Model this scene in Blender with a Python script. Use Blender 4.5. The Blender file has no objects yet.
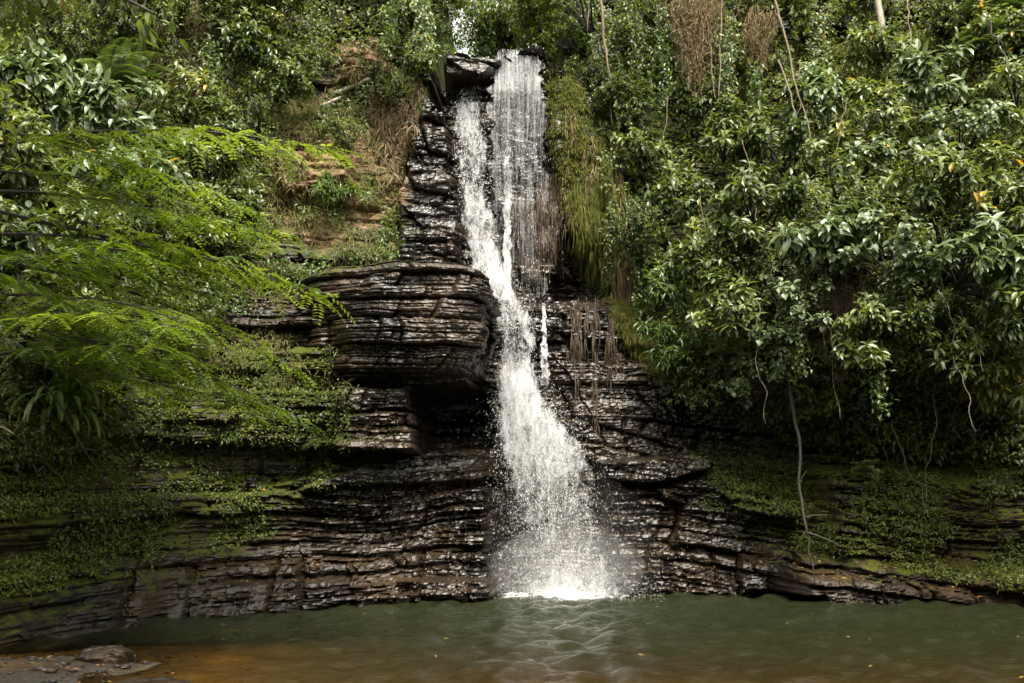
import bpy, math, random
import numpy as np
from mathutils import Vector

random.seed(7)
RNG = np.random.default_rng(11)
scene = bpy.context.scene
COL = scene.collection
R = math.radians

# ------------------------------------------------------------------ camera, sky, sun, exposure
F, CX, CY, CAMZ = 995.0, 512.0, 480.0, 1.8
cam_d = bpy.data.cameras.new("camera")
cam_d.lens = 36.0 * F / 1024.0
cam_d.sensor_width = 36.0
cam_d.shift_y = (CY - 341.5) / 1024.0
cam_d.clip_end = 500.0
cam_d.dof.use_dof = True
cam_d.dof.focus_distance = 15.5
cam_d.dof.aperture_fstop = 5.0
cam = bpy.data.objects.new("camera", cam_d)
cam.location = (0, 0, CAMZ)
cam.rotation_euler = (R(90), 0, 0)
COL.objects.link(cam)
scene.camera = cam

SUN_EL, SUN_AZ = 64.0, 165.0          # azimuth measured clockwise from +Y (the view direction)
w = bpy.data.worlds.new("World")
scene.world = w
w.use_nodes = True
nt = w.node_tree
bg = nt.nodes["Background"]
sky = nt.nodes.new("ShaderNodeTexSky")
sky.sky_type = 'NISHITA'
sky.sun_disc = False
sky.sun_elevation = R(SUN_EL)
sky.sun_rotation = R(SUN_AZ)
sky.air_density = 1.0
sky.dust_density = 5.0
sky.ozone_density = 1.0
hs = nt.nodes.new("ShaderNodeHueSaturation")
hs.inputs['Saturation'].default_value = 0.06
nt.links.new(sky.outputs[0], hs.inputs['Color'])
tn_ = nt.nodes.new("ShaderNodeMix"); tn_.data_type = 'RGBA'; tn_.blend_type = 'MULTIPLY'; tn_.inputs[0].default_value = 1.0
tn_.inputs[7].default_value = (1.0, 0.975, 0.895, 1)
nt.links.new(hs.outputs[0], tn_.inputs[6])
nt.links.new(tn_.outputs[2], bg.inputs['Color'])
bg.inputs['Strength'].default_value = 0.115

sd = bpy.data.lights.new("sun", 'SUN')
sd.energy = 1.5
sd.angle = R(10)
sd.color = (1.0, 0.915, 0.785)
sun = bpy.data.objects.new("sun", sd)
el, az = R(SUN_EL), R(SUN_AZ)
sdir = Vector((math.sin(az) * math.cos(el), math.cos(az) * math.cos(el), math.sin(el)))
sun.rotation_euler = (-sdir).to_track_quat('-Z', 'Y').to_euler()
sun.location = sdir * 40
COL.objects.link(sun)

vs = scene.view_settings
scene.display_settings.display_device = 'sRGB'
vs.view_transform = 'Standard'
vs.look = 'None'
vs.exposure = 2.2
vs.gamma = 1.0
vs.use_curve_mapping = False
cy = scene.cycles
cy.use_denoising = True
cy.max_bounces = 7
cy.diffuse_bounces = 3
cy.glossy_bounces = 3
cy.transmission_bounces = 4
cy.transparent_max_bounces = 24
cy.caustics_reflective = False
cy.caustics_refractive = False
cy.sample_clamp_indirect = 8.0

# ------------------------------------------------------------------ noise
PERM = np.random.default_rng(3).random(1 << 16)
def h2(i, j, s=0):
    i = np.asarray(i).astype(np.int64); j = np.asarray(j).astype(np.int64)
    n = (i * 73856093) ^ (j * 19349663) ^ (s * 83492791)
    n = (n ^ (n >> 13)) * 1274126177
    return PERM[(n ^ (n >> 16)) & 0xFFFF]
def vn(x, y, s=0):
    x = np.asarray(x, float); y = np.asarray(y, float)
    xi = np.floor(x); yi = np.floor(y)
    fx = x - xi; fy = y - yi
    fx = fx * fx * fx * (fx * (fx * 6 - 15) + 10); fy = fy * fy * fy * (fy * (fy * 6 - 15) + 10)
    a = h2(xi, yi, s); b = h2(xi + 1, yi, s); c = h2(xi, yi + 1, s); d = h2(xi + 1, yi + 1, s)
    return (a + (b - a) * fx) * (1 - fy) + (c + (d - c) * fx) * fy
def fbm(x, y, s=0, o=4):
    r = 0; a = 0.5; t = 0
    for k in range(o):
        r = r + a * (vn(x, y, s + k * 17) - 0.5) * 2; t += a
        x = x * 2.03 + 5.1; y = y * 2.03 + 1.7; a *= 0.5
    return r / t
def sst(a, b, x):
    t = np.clip((x - a) / (b - a), 0, 1)
    return t * t * (3 - 2 * t)

# ------------------------------------------------------------------ mesh helpers
def P(px, py, Y):
    px, py, Y = np.broadcast_arrays(np.asarray(px, float), np.asarray(py, float), np.asarray(Y, float))
    return np.stack([(px - CX) * Y / F, Y, CAMZ + (CY - py) * Y / F], -1)

def mk(name, V, faces, mat=None, parent=None, attrs=None, smooth=False):
    """faces: list of integer arrays, each (n, k)"""
    me = bpy.data.meshes.new(name)
    V = np.ascontiguousarray(V, dtype=np.float32)
    me.vertices.add(len(V)); me.vertices.foreach_set("co", V.ravel())
    faces = [np.asarray(f, dtype=np.int32) for f in faces if len(f)]
    loops = np.concatenate([f.ravel() for f in faces])
    tot = np.concatenate([np.full(len(f), f.shape[1], dtype=np.int32) for f in faces])
    start = np.concatenate([[0], np.cumsum(tot)[:-1]]).astype(np.int32)
    me.loops.add(len(loops)); me.loops.foreach_set("vertex_index", loops)
    me.polygons.add(len(tot)); me.polygons.foreach_set("loop_start", start)
    me.polygons.foreach_set("use_smooth", np.full(len(tot), bool(smooth)))
    for k, a in (attrs or {}).items():
        at = me.attributes.new(k, 'FLOAT', 'POINT')
        at.data.foreach_set("value", np.ascontiguousarray(a, dtype=np.float32))
    me.update(calc_edges=True)
    if mat: me.materials.append(mat)
    o = bpy.data.objects.new(name, me)
    COL.objects.link(o)
    if parent is not None: o.parent = parent
    return o

class Acc:
    """collects pieces with vertex attributes into one mesh"""
    def __init__(s): s.V = []; s.Fq = []; s.Ft = []; s.T = []; s.n = 0
    def add(s, V, quads=None, tris=None, tint=0.5):
        V = np.asarray(V, float).reshape(-1, 3)
        s.V.append(V)
        if quads is not None and len(quads): s.Fq.append(np.asarray(quads) + s.n)
        if tris is not None and len(tris): s.Ft.append(np.asarray(tris) + s.n)
        s.T.append(np.broadcast_to(np.asarray(tint, float), (len(V),)))
        s.n += len(V)
    def build(s, name, mat, parent=None, smooth=False):
        fs = []
        if s.Fq: fs.append(np.concatenate(s.Fq))
        if s.Ft: fs.append(np.concatenate(s.Ft))
        return mk(name, np.concatenate(s.V), fs, mat, parent, {'tint': np.concatenate(s.T)}, smooth)

def grid_faces(nr, nc):
    i = np.arange(nr - 1)[:, None] * nc + np.arange(nc - 1)[None, :]
    i = i.ravel()
    return np.stack([i, i + 1, i + nc + 1, i + nc], -1)

def nrm(v):
    return v / np.maximum(np.linalg.norm(v, axis=-1, keepdims=True), 1e-9)

def tube(acc, pts, rad, sides=6, tint=0.5):
    pts = np.asarray(pts, float); n = len(pts)
    rad = np.broadcast_to(np.asarray(rad, float), (n,))
    T = nrm(np.gradient(pts, axis=0))
    ref = np.array([0.31, 0.17, 0.93]) if abs(T[:, 2]).mean() < 0.8 else np.array([0.9, 0.3, 0.1])
    A = nrm(np.cross(T, ref)); B = np.cross(T, A)
    a = np.arange(sides) / sides * 2 * math.pi
    ring = (A[:, None] * np.cos(a)[None, :, None] + B[:, None] * np.sin(a)[None, :, None]) * rad[:, None, None] + pts[:, None]
    V = ring.reshape(-1, 3)
    i = np.arange(n - 1)[:, None] * sides; j = np.arange(sides)[None, :]; k = (j + 1) % sides
    q = np.stack([i + j, i + k, i + sides + k, i + sides + j], -1).reshape(-1, 4)
    V = np.concatenate([V, pts[:1], pts[-1:]])
    c0, c1 = n * sides, n * sides + 1
    jj = np.arange(sides); kk = (jj + 1) % sides
    t = np.concatenate([np.stack([np.full(sides, c0), kk, jj], -1),
                        np.stack([np.full(sides, c1), (n - 1) * sides + jj, (n - 1) * sides + kk], -1)])
    acc.add(V, q, t, tint)

def wander(a, b, n, amp, seed, sag=0.0):
    """a wobbling line from a to b"""
    a = np.asarray(a, float); b = np.asarray(b, float)
    t = np.linspace(0, 1, n)[:, None]
    L = np.linalg.norm(b - a)
    off = np.stack([fbm(t[:, 0] * 3 * max(L, 0.6) ** 0.5 + seed * 3.7, np.full(n, seed * 1.3 + q * 9.1), q + seed, 3) for q in range(3)], -1)
    env = np.sin(np.pi * np.clip(t, 0, 1)) ** 0.6
    p = a + (b - a) * t + off * amp * env
    p[:, 2] -= sag * 4 * (t * (1 - t))[:, 0]
    return p

# leaf templates: (along, across, up) with length 1, half width 0.5
LEAF8 = np.array([[0, 0, 0], [.32, .46, .05], [.34, 0, -.02], [.32, -.46, .05], [.68, .36, .0], [.70, 0, -.08], [.68, -.36, .0], [1, 0, -.2]])
LEAF8_Q = np.array([[1, 4, 5, 2], [2, 5, 6, 3]])
LEAF8_T = np.array([[0, 1, 2], [0, 2, 3], [4, 7, 5], [5, 7, 6]])
LEAF4 = np.array([[0, 0, 0], [.45, .5, .05], [1, 0, -.08], [.45, -.5, .05]])
LEAF4_Q = np.zeros((0, 4), int)
LEAF4_T = np.array([[0, 1, 2], [0, 2, 3]])
BLADE = np.array([[0, .3, 0], [0, -.3, 0], [.35, .5, .10], [.35, -.5, .10], [.7, .4, .02], [.7, -.4, .02], [1, 0, -.18]])
BLADE_Q = np.array([[0, 1, 3, 2], [2, 3, 5, 4]])
BLADE_T = np.array([[4, 5, 6]])

def leaves(acc, base, D, N, L, W, tint, kind='8', bend=1.0):
    tm, q, t = {'8': (LEAF8, LEAF8_Q, LEAF8_T), '4': (LEAF4, LEAF4_Q, LEAF4_T), 'b': (BLADE, BLADE_Q, BLADE_T)}[kind]
    base = np.asarray(base, float); n = len(base)
    if n == 0: return
    D = nrm(np.asarray(D, float)); N = np.asarray(N, float)
    N = nrm(N - (N * D).sum(-1, keepdims=True) * D); S = np.cross(N, D)
    L = np.broadcast_to(np.asarray(L, float), (n,)); W = np.broadcast_to(np.asarray(W, float), (n,))
    V = base[:, None] + D[:, None] * (tm[None, :, 0:1] * L[:, None, None]) \
        + S[:, None] * (tm[None, :, 1:2] * W[:, None, None]) + N[:, None] * (tm[None, :, 2:3] * L[:, None, None] * bend)
    k = len(tm)
    off = np.arange(n)[:, None, None] * k
    acc.add(V.reshape(-1, 3), (q[None] + off).reshape(-1, 4) if len(q) else None, (t[None] + off).reshape(-1, 3),
            np.repeat(np.broadcast_to(np.asarray(tint, float), (n,)), k))

def tag(o, label=None, cat=None, group=None, kind=None):
    if label: o['label'] = label
    if cat: o['category'] = cat
    if group: o['group'] = group
    if kind: o['kind'] = kind
    return o
def empty(name, loc=(0, 0, 0)):
    o = bpy.data.objects.new(name, None); o.location = loc; o.empty_display_size = 0.1
    COL.objects.link(o); return o
def dup(o, parent=None):
    c = o.copy(); COL.objects.link(c)
    if parent is not None: c.parent = parent
    for ch in list(o.children): dup(ch, c)
    return c

# ------------------------------------------------------------------ materials
def newmat(name):
    m = bpy.data.materials.new(name); m.use_nodes = True
    t = m.node_tree
    return m, t, t.nodes["Principled BSDF"], t.nodes["Material Output"]
def N_(t, typ, **kw):
    n = t.nodes.new(typ)
    for k, v in kw.items(): setattr(n, k, v)
    return n
def noise(t, scale, detail=4, rough=0.55, vec=None, dist=0.0):
    n = N_(t, "ShaderNodeTexNoise")
    n.inputs['Scale'].default_value = scale; n.inputs['Detail'].default_value = detail
    n.inputs['Roughness'].default_value = rough; n.inputs['Distortion'].default_value = dist
    if vec is not None: t.links.new(vec, n.inputs['Vector'])
    return n
def ramp(t, stops, fac=None):
    n = N_(t, "ShaderNodeValToRGB"); e = n.color_ramp.elements
    while len(e) < len(stops): e.new(0.5)
    for i, (p, c) in enumerate(stops):
        e[i].position = p; e[i].color = (*c, 1) if len(c) == 3 else c
    if fac is not None: t.links.new(fac, n.inputs['Fac'])
    return n
def mixc(t, fac, a, b, mode='MIX'):
    n = N_(t, "ShaderNodeMix", data_type='RGBA', blend_type=mode)
    for v, i in ((fac, 0), (a, 6), (b, 7)):
        if isinstance(v, (int, float)): n.inputs[i].default_value = v
        elif isinstance(v, tuple): n.inputs[i].default_value = (*v, 1)
        else: t.links.new(v, n.inputs[i])
    return n.outputs[2]
def math_(t, op, a, b=None, c=None, clamp=False):
    n = N_(t, "ShaderNodeMath", operation=op, use_clamp=clamp)
    for i, v in enumerate((a, b, c)):
        if v is None: continue
        if isinstance(v, (int, float)): n.inputs[i].default_value = v
        else: t.links.new(v, n.inputs[i])
    return n.outputs[0]
def attr(t, name):
    n = N_(t, "ShaderNodeAttribute"); n.attribute_name = name; return n.outputs['Fac']
def maprange(t, v, a, b, c=0.0, d=1.0):
    n = N_(t, "ShaderNodeMapRange"); n.clamp = True
    t.links.new(v, n.inputs[0])
    for i, q in enumerate((a, b, c, d)): n.inputs[i + 1].default_value = q
    return n.outputs[0]
def mapping(t, vec, scale):
    n = N_(t, "ShaderNodeMapping"); t.links.new(vec, n.inputs[0]); n.inputs['Scale'].default_value = scale
    return n.outputs[0]

def leaf_mat(name, dark, mid, light, rough=0.34, trans=0.3, spec=0.5, odd=None, objvar=0.45):
    m, t, b, out = newmat(name)
    a = attr(t, 'tint')
    oi = N_(t, "ShaderNodeObjectInfo")
    v = math_(t, 'ADD', a, math_(t, 'MULTIPLY', math_(t, 'SUBTRACT', oi.outputs['Random'], 0.5), objvar))
    st = [(0.0, dark), (0.5, mid), (0.93, light)]
    if odd: st.append((0.985, odd))
    r = ramp(t, st, v)
    geo = N_(t, "ShaderNodeNewGeometry")
    nz = noise(t, 9.0, 3, vec=geo.outputs['Position'])
    colr = mixc(t, maprange(t, nz.outputs[0], 0.35, 0.75, 0, 0.35), r.outputs[0], dark)
    t.links.new(colr, b.inputs['Base Color'])
    b.inputs['Roughness'].default_value = rough
    b.inputs['Specular IOR Level'].default_value = spec
    tr = N_(t, "ShaderNodeBsdfTranslucent")
    hsv = N_(t, "ShaderNodeHueSaturation"); hsv.inputs['Hue'].default_value = 0.485
    hsv.inputs['Saturation'].default_value = 1.1; hsv.inputs['Value'].default_value = 1.8
    t.links.new(colr, hsv.inputs['Color']); t.links.new(hsv.outputs[0], tr.inputs['Color'])
    mx = N_(t, "ShaderNodeMixShader"); mx.inputs[0].default_value = trans
    t.links.new(b.outputs[0], mx.inputs[1]); t.links.new(tr.outputs[0], mx.inputs[2])
    t.links.new(mx.outputs[0], out.inputs['Surface'])
    return m

M = {}
M['broad'] = leaf_mat('broad_leaf', (.032, .056, .010), (.108, .146, .024), (.19, .225, .052), 0.42, 0.34, 0.7, (.40, .27, .02))
M['large'] = leaf_mat('large_leaf', (.040, .070, .020), (.105, .155, .048), (.17, .22, .085), 0.40, 0.3, 0.9, (.34, .28, .04))
M['small'] = leaf_mat('small_leaf', (.023, .040, .007), (.080, .110, .016), (.15, .18, .030), 0.42, 0.32, 0.5)
M['narrow'] = leaf_mat('narrow_leaf', (.035, .070, .010), (.075, .125, .020), (.13, .19, .035), 0.36, 0.32, 0.5)
M['feather'] = leaf_mat('feather_leaf', (.030, .060, .008), (.095, .155, .017), (.18, .24, .036), 0.40, 0.42, 0.45)
M['round'] = leaf_mat('round_leaf', (.045, .070, .022), (.105, .150, .050), (.17, .215, .085), 0.42, 0.32, 0.8, (.36, .30, .05))
M['fern'] = leaf_mat('fern_leaf', (.035, .060, .012), (.075, .11, .02), (.13, .16, .035), 0.45, 0.35, 0.4)
M['cover'] = leaf_mat('cover_leaf', (.040, .058, .008), (.090, .115, .014), (.15, .17, .024), 0.45, 0.25, 0.4)
M['moss_strand'] = leaf_mat('moss_strand', (.035, .040, .010), (.085, .092, .018), (.14, .135, .034), 0.85, 0.25, 0.1)
M['straw'] = leaf_mat('straw', (.07, .05, .025), (.17, .12, .062), (.30, .23, .13), 0.7, 0.2, 0.2)
M['grass'] = leaf_mat('grass_blade', (.05, .060, .014), (.11, .12, .024), (.23, .20, .08), 0.55, 0.3, 0.3)
M['litter'] = leaf_mat('litter', (.06, .03, .012), (.18, .075, .025), (.32, .20, .04), 0.55, 0.1, 0.35)

def bark_mat(name, a, b_, rough=0.8):
    m, t, b, out = newmat(name)
    geo = N_(t, "ShaderNodeNewGeometry")
    v = mapping(t, geo.outputs['Position'], (14, 14, 3))
    n = noise(t, 1.5, 5, 0.65, v)
    t.links.new(ramp(t, [(0.3, a), (0.7, b_)], n.outputs[0]).outputs[0], b.inputs['Base Color'])
    b.inputs['Roughness'].default_value = rough
    bp = N_(t, "ShaderNodeBump"); bp.inputs['Strength'].default_value = 0.6; bp.inputs['Distance'].default_value = 0.02
    t.links.new(n.outputs[0], bp.inputs['Height']); t.links.new(bp.outputs[0], b.inputs['Normal'])
    return m
M['bark'] = bark_mat('bark', (.018, .014, .009), (.06, .048, .03))
M['mossbark'] = bark_mat('mossy_bark', (.010, .009, .004), (.034, .030, .012))
M['bark_pale'] = bark_mat('bark_pale', (.16, .13, .10), (.34, .30, .25))
M['vine'] = bark_mat('vine_bark', (.06, .045, .027), (.20, .15, .095))
M['root'] = bark_mat('root_fibre', (.025, .016, .009), (.075, .045, .022), 0.75)
M['twig'] = bark_mat('twig_bark', (.010, .008, .005), (.035, .027, .018))

def rock_mat():
    m, t, b, out = newmat('wet_rock')
    geo = N_(t, "ShaderNodeNewGeometry"); pos = geo.outputs['Position']
    moss, soil, wet = attr(t, 'moss'), attr(t, 'soil'), attr(t, 'wet')
    big = noise(t, 0.9, 5, 0.6, pos)
    st = noise(t, 1.0, 6, 0.65, mapping(t, pos, (2.2, 2.2, 9)))
    fine = noise(t, 26, 5, 0.65, pos)
    c = ramp(t, [(0.28, (.004, .0035, .003)), (0.45, (.010, .0075, .005)), (0.57, (.034, .0205, .010)), (0.80, (.085, .048, .021))],
             math_(t, 'ADD', math_(t, 'MULTIPLY', big.outputs[0], 0.6), math_(t, 'MULTIPLY', st.outputs[0], 0.42))).outputs[0]
    c = mixc(t, maprange(t, fine.outputs[0], 0.35, 0.7, 0.0, 0.5), c, (.006, .005, .004))
    # dry earth and tan rock of the bank
    sc = ramp(t, [(0.25, (.06, .038, .022)), (0.5, (.18, .115, .07)), (0.72, (.32, .235, .165))],
              math_(t, 'ADD', math_(t, 'MULTIPLY', st.outputs[0], 0.55), math_(t, 'MULTIPLY', fine.outputs[0], 0.45))).outputs[0]
    sf = maprange(t, math_(t, 'ADD', soil, math_(t, 'MULTIPLY', math_(t, 'SUBTRACT', st.outputs[0], 0.5), 0.9)), 0.35, 0.6)
    c = mixc(t, sf, c, sc)
    mn = noise(t, 5.5, 6, 0.7, pos)
    mf = maprange(t, math_(t, 'ADD', moss, math_(t, 'MULTIPLY', math_(t, 'SUBTRACT', mn.outputs[0], 0.5), 1.5)), 0.45, 0.7)
    mfine = noise(t, 60, 4, 0.7, pos)
    mc = ramp(t, [(0.3, (.016, .022, .005)), (0.55, (.05, .062, .010)), (0.75, (.11, .11, .018))],
              math_(t, 'ADD', math_(t, 'MULTIPLY', mn.outputs[0], 0.5), math_(t, 'MULTIPLY', mfine.outputs[0], 0.5))).outputs[0]
    c = mixc(t, mf, c, mc)
    t.links.new(c, b.inputs['Base Color'])
    dry = math_(t, 'MAXIMUM', mf, sf)
    rg = maprange(t, math_(t, 'ADD', math_(t, 'MULTIPLY', big.outputs[0], 0.5), math_(t, 'MULTIPLY', fine.outputs[0], 0.5)), 0.32, 0.68, 0.15, 0.46)
    rg = math_(t, 'ADD', rg, math_(t, 'MULTIPLY', math_(t, 'SUBTRACT', 1.0, wet), 0.3))
    rm = N_(t, "ShaderNodeMix", data_type='FLOAT')
    t.links.new(dry, rm.inputs[0]); t.links.new(rg, rm.inputs[2]); rm.inputs[3].default_value = 0.92
    t.links.new(rm.outputs[0], b.inputs['Roughness'])
    t.links.new(math_(t, 'MULTIPLY', math_(t, 'SUBTRACT', 0.62, math_(t, 'MULTIPLY', dry, 0.5)), maprange(t, wet, 0.3, 1.0, 0.22, 1.0)), b.inputs['Specular IOR Level'])
    vor = N_(t, "ShaderNodeTexVoronoi"); vor.feature = 'F1'; vor.inputs['Scale'].default_value = 1.0
    t.links.new(mapping(t, pos, (6, 6, 17)), vor.inputs['Vector'])
    grit = noise(t, 85, 3, 0.7, pos)
    h = math_(t, 'ADD', math_(t, 'MULTIPLY', st.outputs[0], 0.25), math_(t, 'MULTIPLY', fine.outputs[0], 0.34))
    h = math_(t, 'ADD', h, math_(t, 'MULTIPLY', grit.outputs[0], 0.10))
    h = math_(t, 'ADD', h, math_(t, 'MULTIPLY', vor.outputs['Distance'], -0.28))
    h = math_(t, 'ADD', h, math_(t, 'MULTIPLY', math_(t, 'MULTIPLY', mfine.outputs[0], dry), 0.5))
    bp = N_(t, "ShaderNodeBump"); bp.inputs['Strength'].default_value = 0.75; bp.inputs['Distance'].default_value = 0.035
    t.links.new(h, bp.inputs['Height']); t.links.new(bp.outputs[0], b.inputs['Normal'])
    return m
M['rock'] = rock_mat()

def ground_mat():
    m, t, b, out = newmat('pool_bed_mud')
    geo = N_(t, "ShaderNodeNewGeometry"); pos = geo.outputs['Position']
    n1 = noise(t, 2.2, 6, 0.65, pos); n2 = noise(t, 18, 5, 0.7, pos)
    c = ramp(t, [(0.3, (.006, .005, .004)), (0.5, (.014, .011, .007)), (0.75, (.038, .029, .02))],
             math_(t, 'ADD', math_(t, 'MULTIPLY', n1.outputs[0], 0.55), math_(t, 'MULTIPLY', n2.outputs[0], 0.45))).outputs[0]
    c2 = ramp(t, [(0.3, (.04, .027, .011)), (0.55, (.095, .064, .025)), (0.75, (.17, .12, .055))], n2.outputs[0]).outputs[0]
    c = mixc(t, attr(t, 'sediment'), c, c2)
    t.links.new(c, b.inputs['Base Color']); b.inputs['Roughness'].default_value = 0.6
    bp = N_(t, "ShaderNodeBump"); bp.inputs['Strength'].default_value = 0.7; bp.inputs['Distance'].default_value = 0.03
    t.links.new(n2.outputs[0], bp.inputs['Height']); t.links.new(bp.outputs[0], b.inputs['Normal'])
    return m
M['ground'] = ground_mat()

def pool_mat():
    m, t, b, out = newmat('pool_water')
    geo = N_(t, "ShaderNodeNewGeometry"); pos = geo.outputs['Position']
    dep = attr(t, 'depth'); foam = attr(t, 'foam')
    n1 = noise(t, 1.1, 4, 0.6, pos)
    r1 = noise(t, 1.0, 4, 0.6, mapping(t, pos, (9, 14, 9)), 0.6)
    r2 = noise(t, 1.0, 3, 0.55, mapping(t, pos, (34, 46, 34)), 0.4)
    h = math_(t, 'ADD', math_(t, 'MULTIPLY', r1.outputs[0], 0.7), math_(t, 'MULTIPLY', r2.outputs[0], 0.3))
    bp = N_(t, "ShaderNodeBump"); bp.inputs['Strength'].default_value = 0.7; bp.inputs['Distance'].default_value = 0.04
    t.links.new(h, bp.inputs['Height'])
    # murky green body colour where deep, clear brown where shallow
    body = N_(t, "ShaderNodeBsdfDiffuse")
    t.links.new(mixc(t, n1.outputs[0], (.011, .0142, .0058), (.019, .023, .0095)), body.inputs['Color'])
    clear = N_(t, "ShaderNodeBsdfTransparent"); clear.inputs['Color'].default_value = (.72, .60, .38, 1)
    mx = N_(t, "ShaderNodeMixShader")
    t.links.new(maprange(t, dep, 0.0, 1.0), mx.inputs[0])
    t.links.new(clear.outputs[0], mx.inputs[1]); t.links.new(body.outputs[0], mx.inputs[2])
    gl = N_(t, "ShaderNodeBsdfGlossy"); gl.inputs['Roughness'].default_value = 0.03
    gl.inputs['Color'].default_value = (1, 1, 1, 1)
    t.links.new(bp.outputs[0], gl.inputs['Normal'])
    fr = N_(t, "ShaderNodeFresnel"); fr.inputs['IOR'].default_value = 1.33; t.links.new(bp.outputs[0], fr.inputs['Normal'])
    m2 = N_(t, "ShaderNodeMixShader"); t.links.new(fr.outputs[0], m2.inputs[0])
    t.links.new(mx.outputs[0], m2.inputs[1]); t.links.new(gl.outputs[0], m2.inputs[2])
    fd = N_(t, "ShaderNodeBsdfDiffuse"); fd.inputs['Color'].default_value = (.70, .72, .71, 1)
    fn = noise(t, 7, 6, 0.75, pos, 0.8)
    ff = maprange(t, math_(t, 'ADD', foam, math_(t, 'MULTIPLY', math_(t, 'SUBTRACT', fn.outputs[0], 0.5), 1.6)), 0.55, 0.85)
    m3 = N_(t, "ShaderNodeMixShader"); t.links.new(ff, m3.inputs[0])
    t.links.new(m2.outputs[0], m3.inputs[1]); t.links.new(fd.outputs[0], m3.inputs[2])
    t.links.new(m3.outputs[0], out.inputs['Surface'])
    return m
M['pool'] = pool_mat()

def veil_mat(name, sa, sc, lo, hi, top):
    m, t, b, out = newmat(name)
    u, v, dens = attr(t, 'fu'), attr(t, 'fv'), attr(t, 'dens')
    seed = attr(t, 'seed')
    cmb = N_(t, "ShaderNodeCombineXYZ"); t.links.new(u, cmb.inputs[0]); t.links.new(v, cmb.inputs[1]); t.links.new(seed, cmb.inputs[2])
    a = noise(t, 1.0, 5, 0.7, mapping(t, cmb.outputs[0], sa), 0.7)
    c = noise(t, 1.0, 5, 0.75, mapping(t, cmb.outputs[0], sc), 1.2)
    e = noise(t, 1.0, 3, 0.6, mapping(t, cmb.outputs[0], (70, 45, 1)))
    n = math_(t, 'ADD', math_(t, 'MULTIPLY', a.outputs[0], 0.50), math_(t, 'MULTIPLY', c.outputs[0], 0.32))
    n = math_(t, 'ADD', n, math_(t, 'MULTIPLY', e.outputs[0], 0.18))
    al = maprange(t, math_(t, 'ADD', n, math_(t, 'SUBTRACT', dens, 0.5)), lo, hi, 0.0, top)
    bp = N_(t, "ShaderNodeBump"); bp.inputs['Strength'].default_value = 0.9; bp.inputs['Distance'].default_value = 0.12
    t.links.new(n, bp.inputs['Height'])
    dif = N_(t, "ShaderNodeBsdfDiffuse"); dif.inputs['Color'].default_value = (.76, .77, .78, 1)
    tl = N_(t, "ShaderNodeBsdfTranslucent"); tl.inputs['Color'].default_value = (.76, .77, .78, 1)
    t.links.new(bp.outputs[0], dif.inputs['Normal']); t.links.new(bp.outputs[0], tl.inputs['Normal'])
    mx = N_(t, "ShaderNodeMixShader"); mx.inputs[0].default_value = 0.3
    t.links.new(dif.outputs[0], mx.inputs[1]); t.links.new(tl.outputs[0], mx.inputs[2])
    tp = N_(t, "ShaderNodeBsdfTransparent")
    m2 = N_(t, "ShaderNodeMixShader"); t.links.new(al, m2.inputs[0])
    t.links.new(tp.outputs[0], m2.inputs[1]); t.links.new(mx.outputs[0], m2.inputs[2])
    t.links.new(m2.outputs[0], out.inputs['Surface'])
    return m
M['veil'] = veil_mat('falling_water', (5.5, 1.9, 1), (19, 7, 1), 0.47, 0.66, 0.9)
M['thin'] = veil_mat('thin_falling_water', (16, 0.7, 1), (48, 3.0, 1), 0.44, 0.72, 0.8)
m, t, b, out = newmat('spray_drop')
b.inputs['Base Color'].default_value = (.82, .82, .80, 1); b.inputs['Roughness'].default_value = 0.3
M['drop'] = m

# ------------------------------------------------------------------ the cliff
# sparse survey of the gorge wall (picture point, distance) -> smooth surface Y(X, Z)
SURVEY = [
    (-60, 660, 10.2), (20, 638, 11.3), (130, 620, 12.8), (260, 610, 13.8), (400, 600, 14.9), (505, 597, 15.3), (560, 597, 15.7),
    (620, 592, 16.0), (750, 597, 15.3), (900, 602, 14.7), (1024, 612, 13.6), (1120, 620, 12.6),
    (40, 540, 11.6), (140, 540, 13.0), (260, 540, 14.2), (400, 520, 15.1), (600, 520, 16.2), (720, 520, 15.9), (860, 530, 15.4), (1000, 540, 14.6),
    (20, 440, 12.0), (130, 430, 13.4), (260, 430, 14.4), (400, 430, 15.2), (560, 420, 16.5), (680, 440, 16.5), (800, 450, 16.7), (920, 450, 16.2), (1040, 440, 15.3),
    (0, 300, 13.0), (130, 320, 14.2), (260, 340, 14.8), (380, 330, 15.1), (480, 330, 16.2), (560, 320, 16.8), (660, 330, 16.6), (780, 330, 15.7), (900, 330, 15.2), (1030, 320, 14.6),
    (0, 180, 15.0), (120, 180, 15.8), (230, 200, 16.3), (300, 220, 16.4), (380, 230, 16.9), (440, 220, 17.5), (520, 220, 17.6), (600, 200, 17.5), (700, 200, 16.9), (820, 180, 16.6), (950, 180, 16.2), (1060, 180, 15.8),
    (-20, 60, 16.8), (120, 60, 17.6), (250, 80, 17.9), (340, 90, 18.0), (410, 90, 18.0), (470, 80, 18.2), (530, 60, 18.3), (600, 60, 18.5), (720, 60, 18.8), (850, 60, 18.7), (1000, 60, 17.8),
    (-40, -60, 18.6), (150, -60, 19.2), (330, -40, 19.4), (520, 0, 19.2), (650, -40, 19.6), (850, -50, 20.4), (1050, -60, 19.4), (-40, -200, 20.5), (300, -200, 21.5), (600, -200, 22), (1000, -200, 21.5),
    (60, 760, 11.4), (300, 730, 13.4), (560, 720, 15.4), (800, 730, 14.9), (1040, 760, 12.8),
]
SV = np.array(SURVEY, float)
SP = P(SV[:, 0], SV[:, 1], SV[:, 2])
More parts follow.
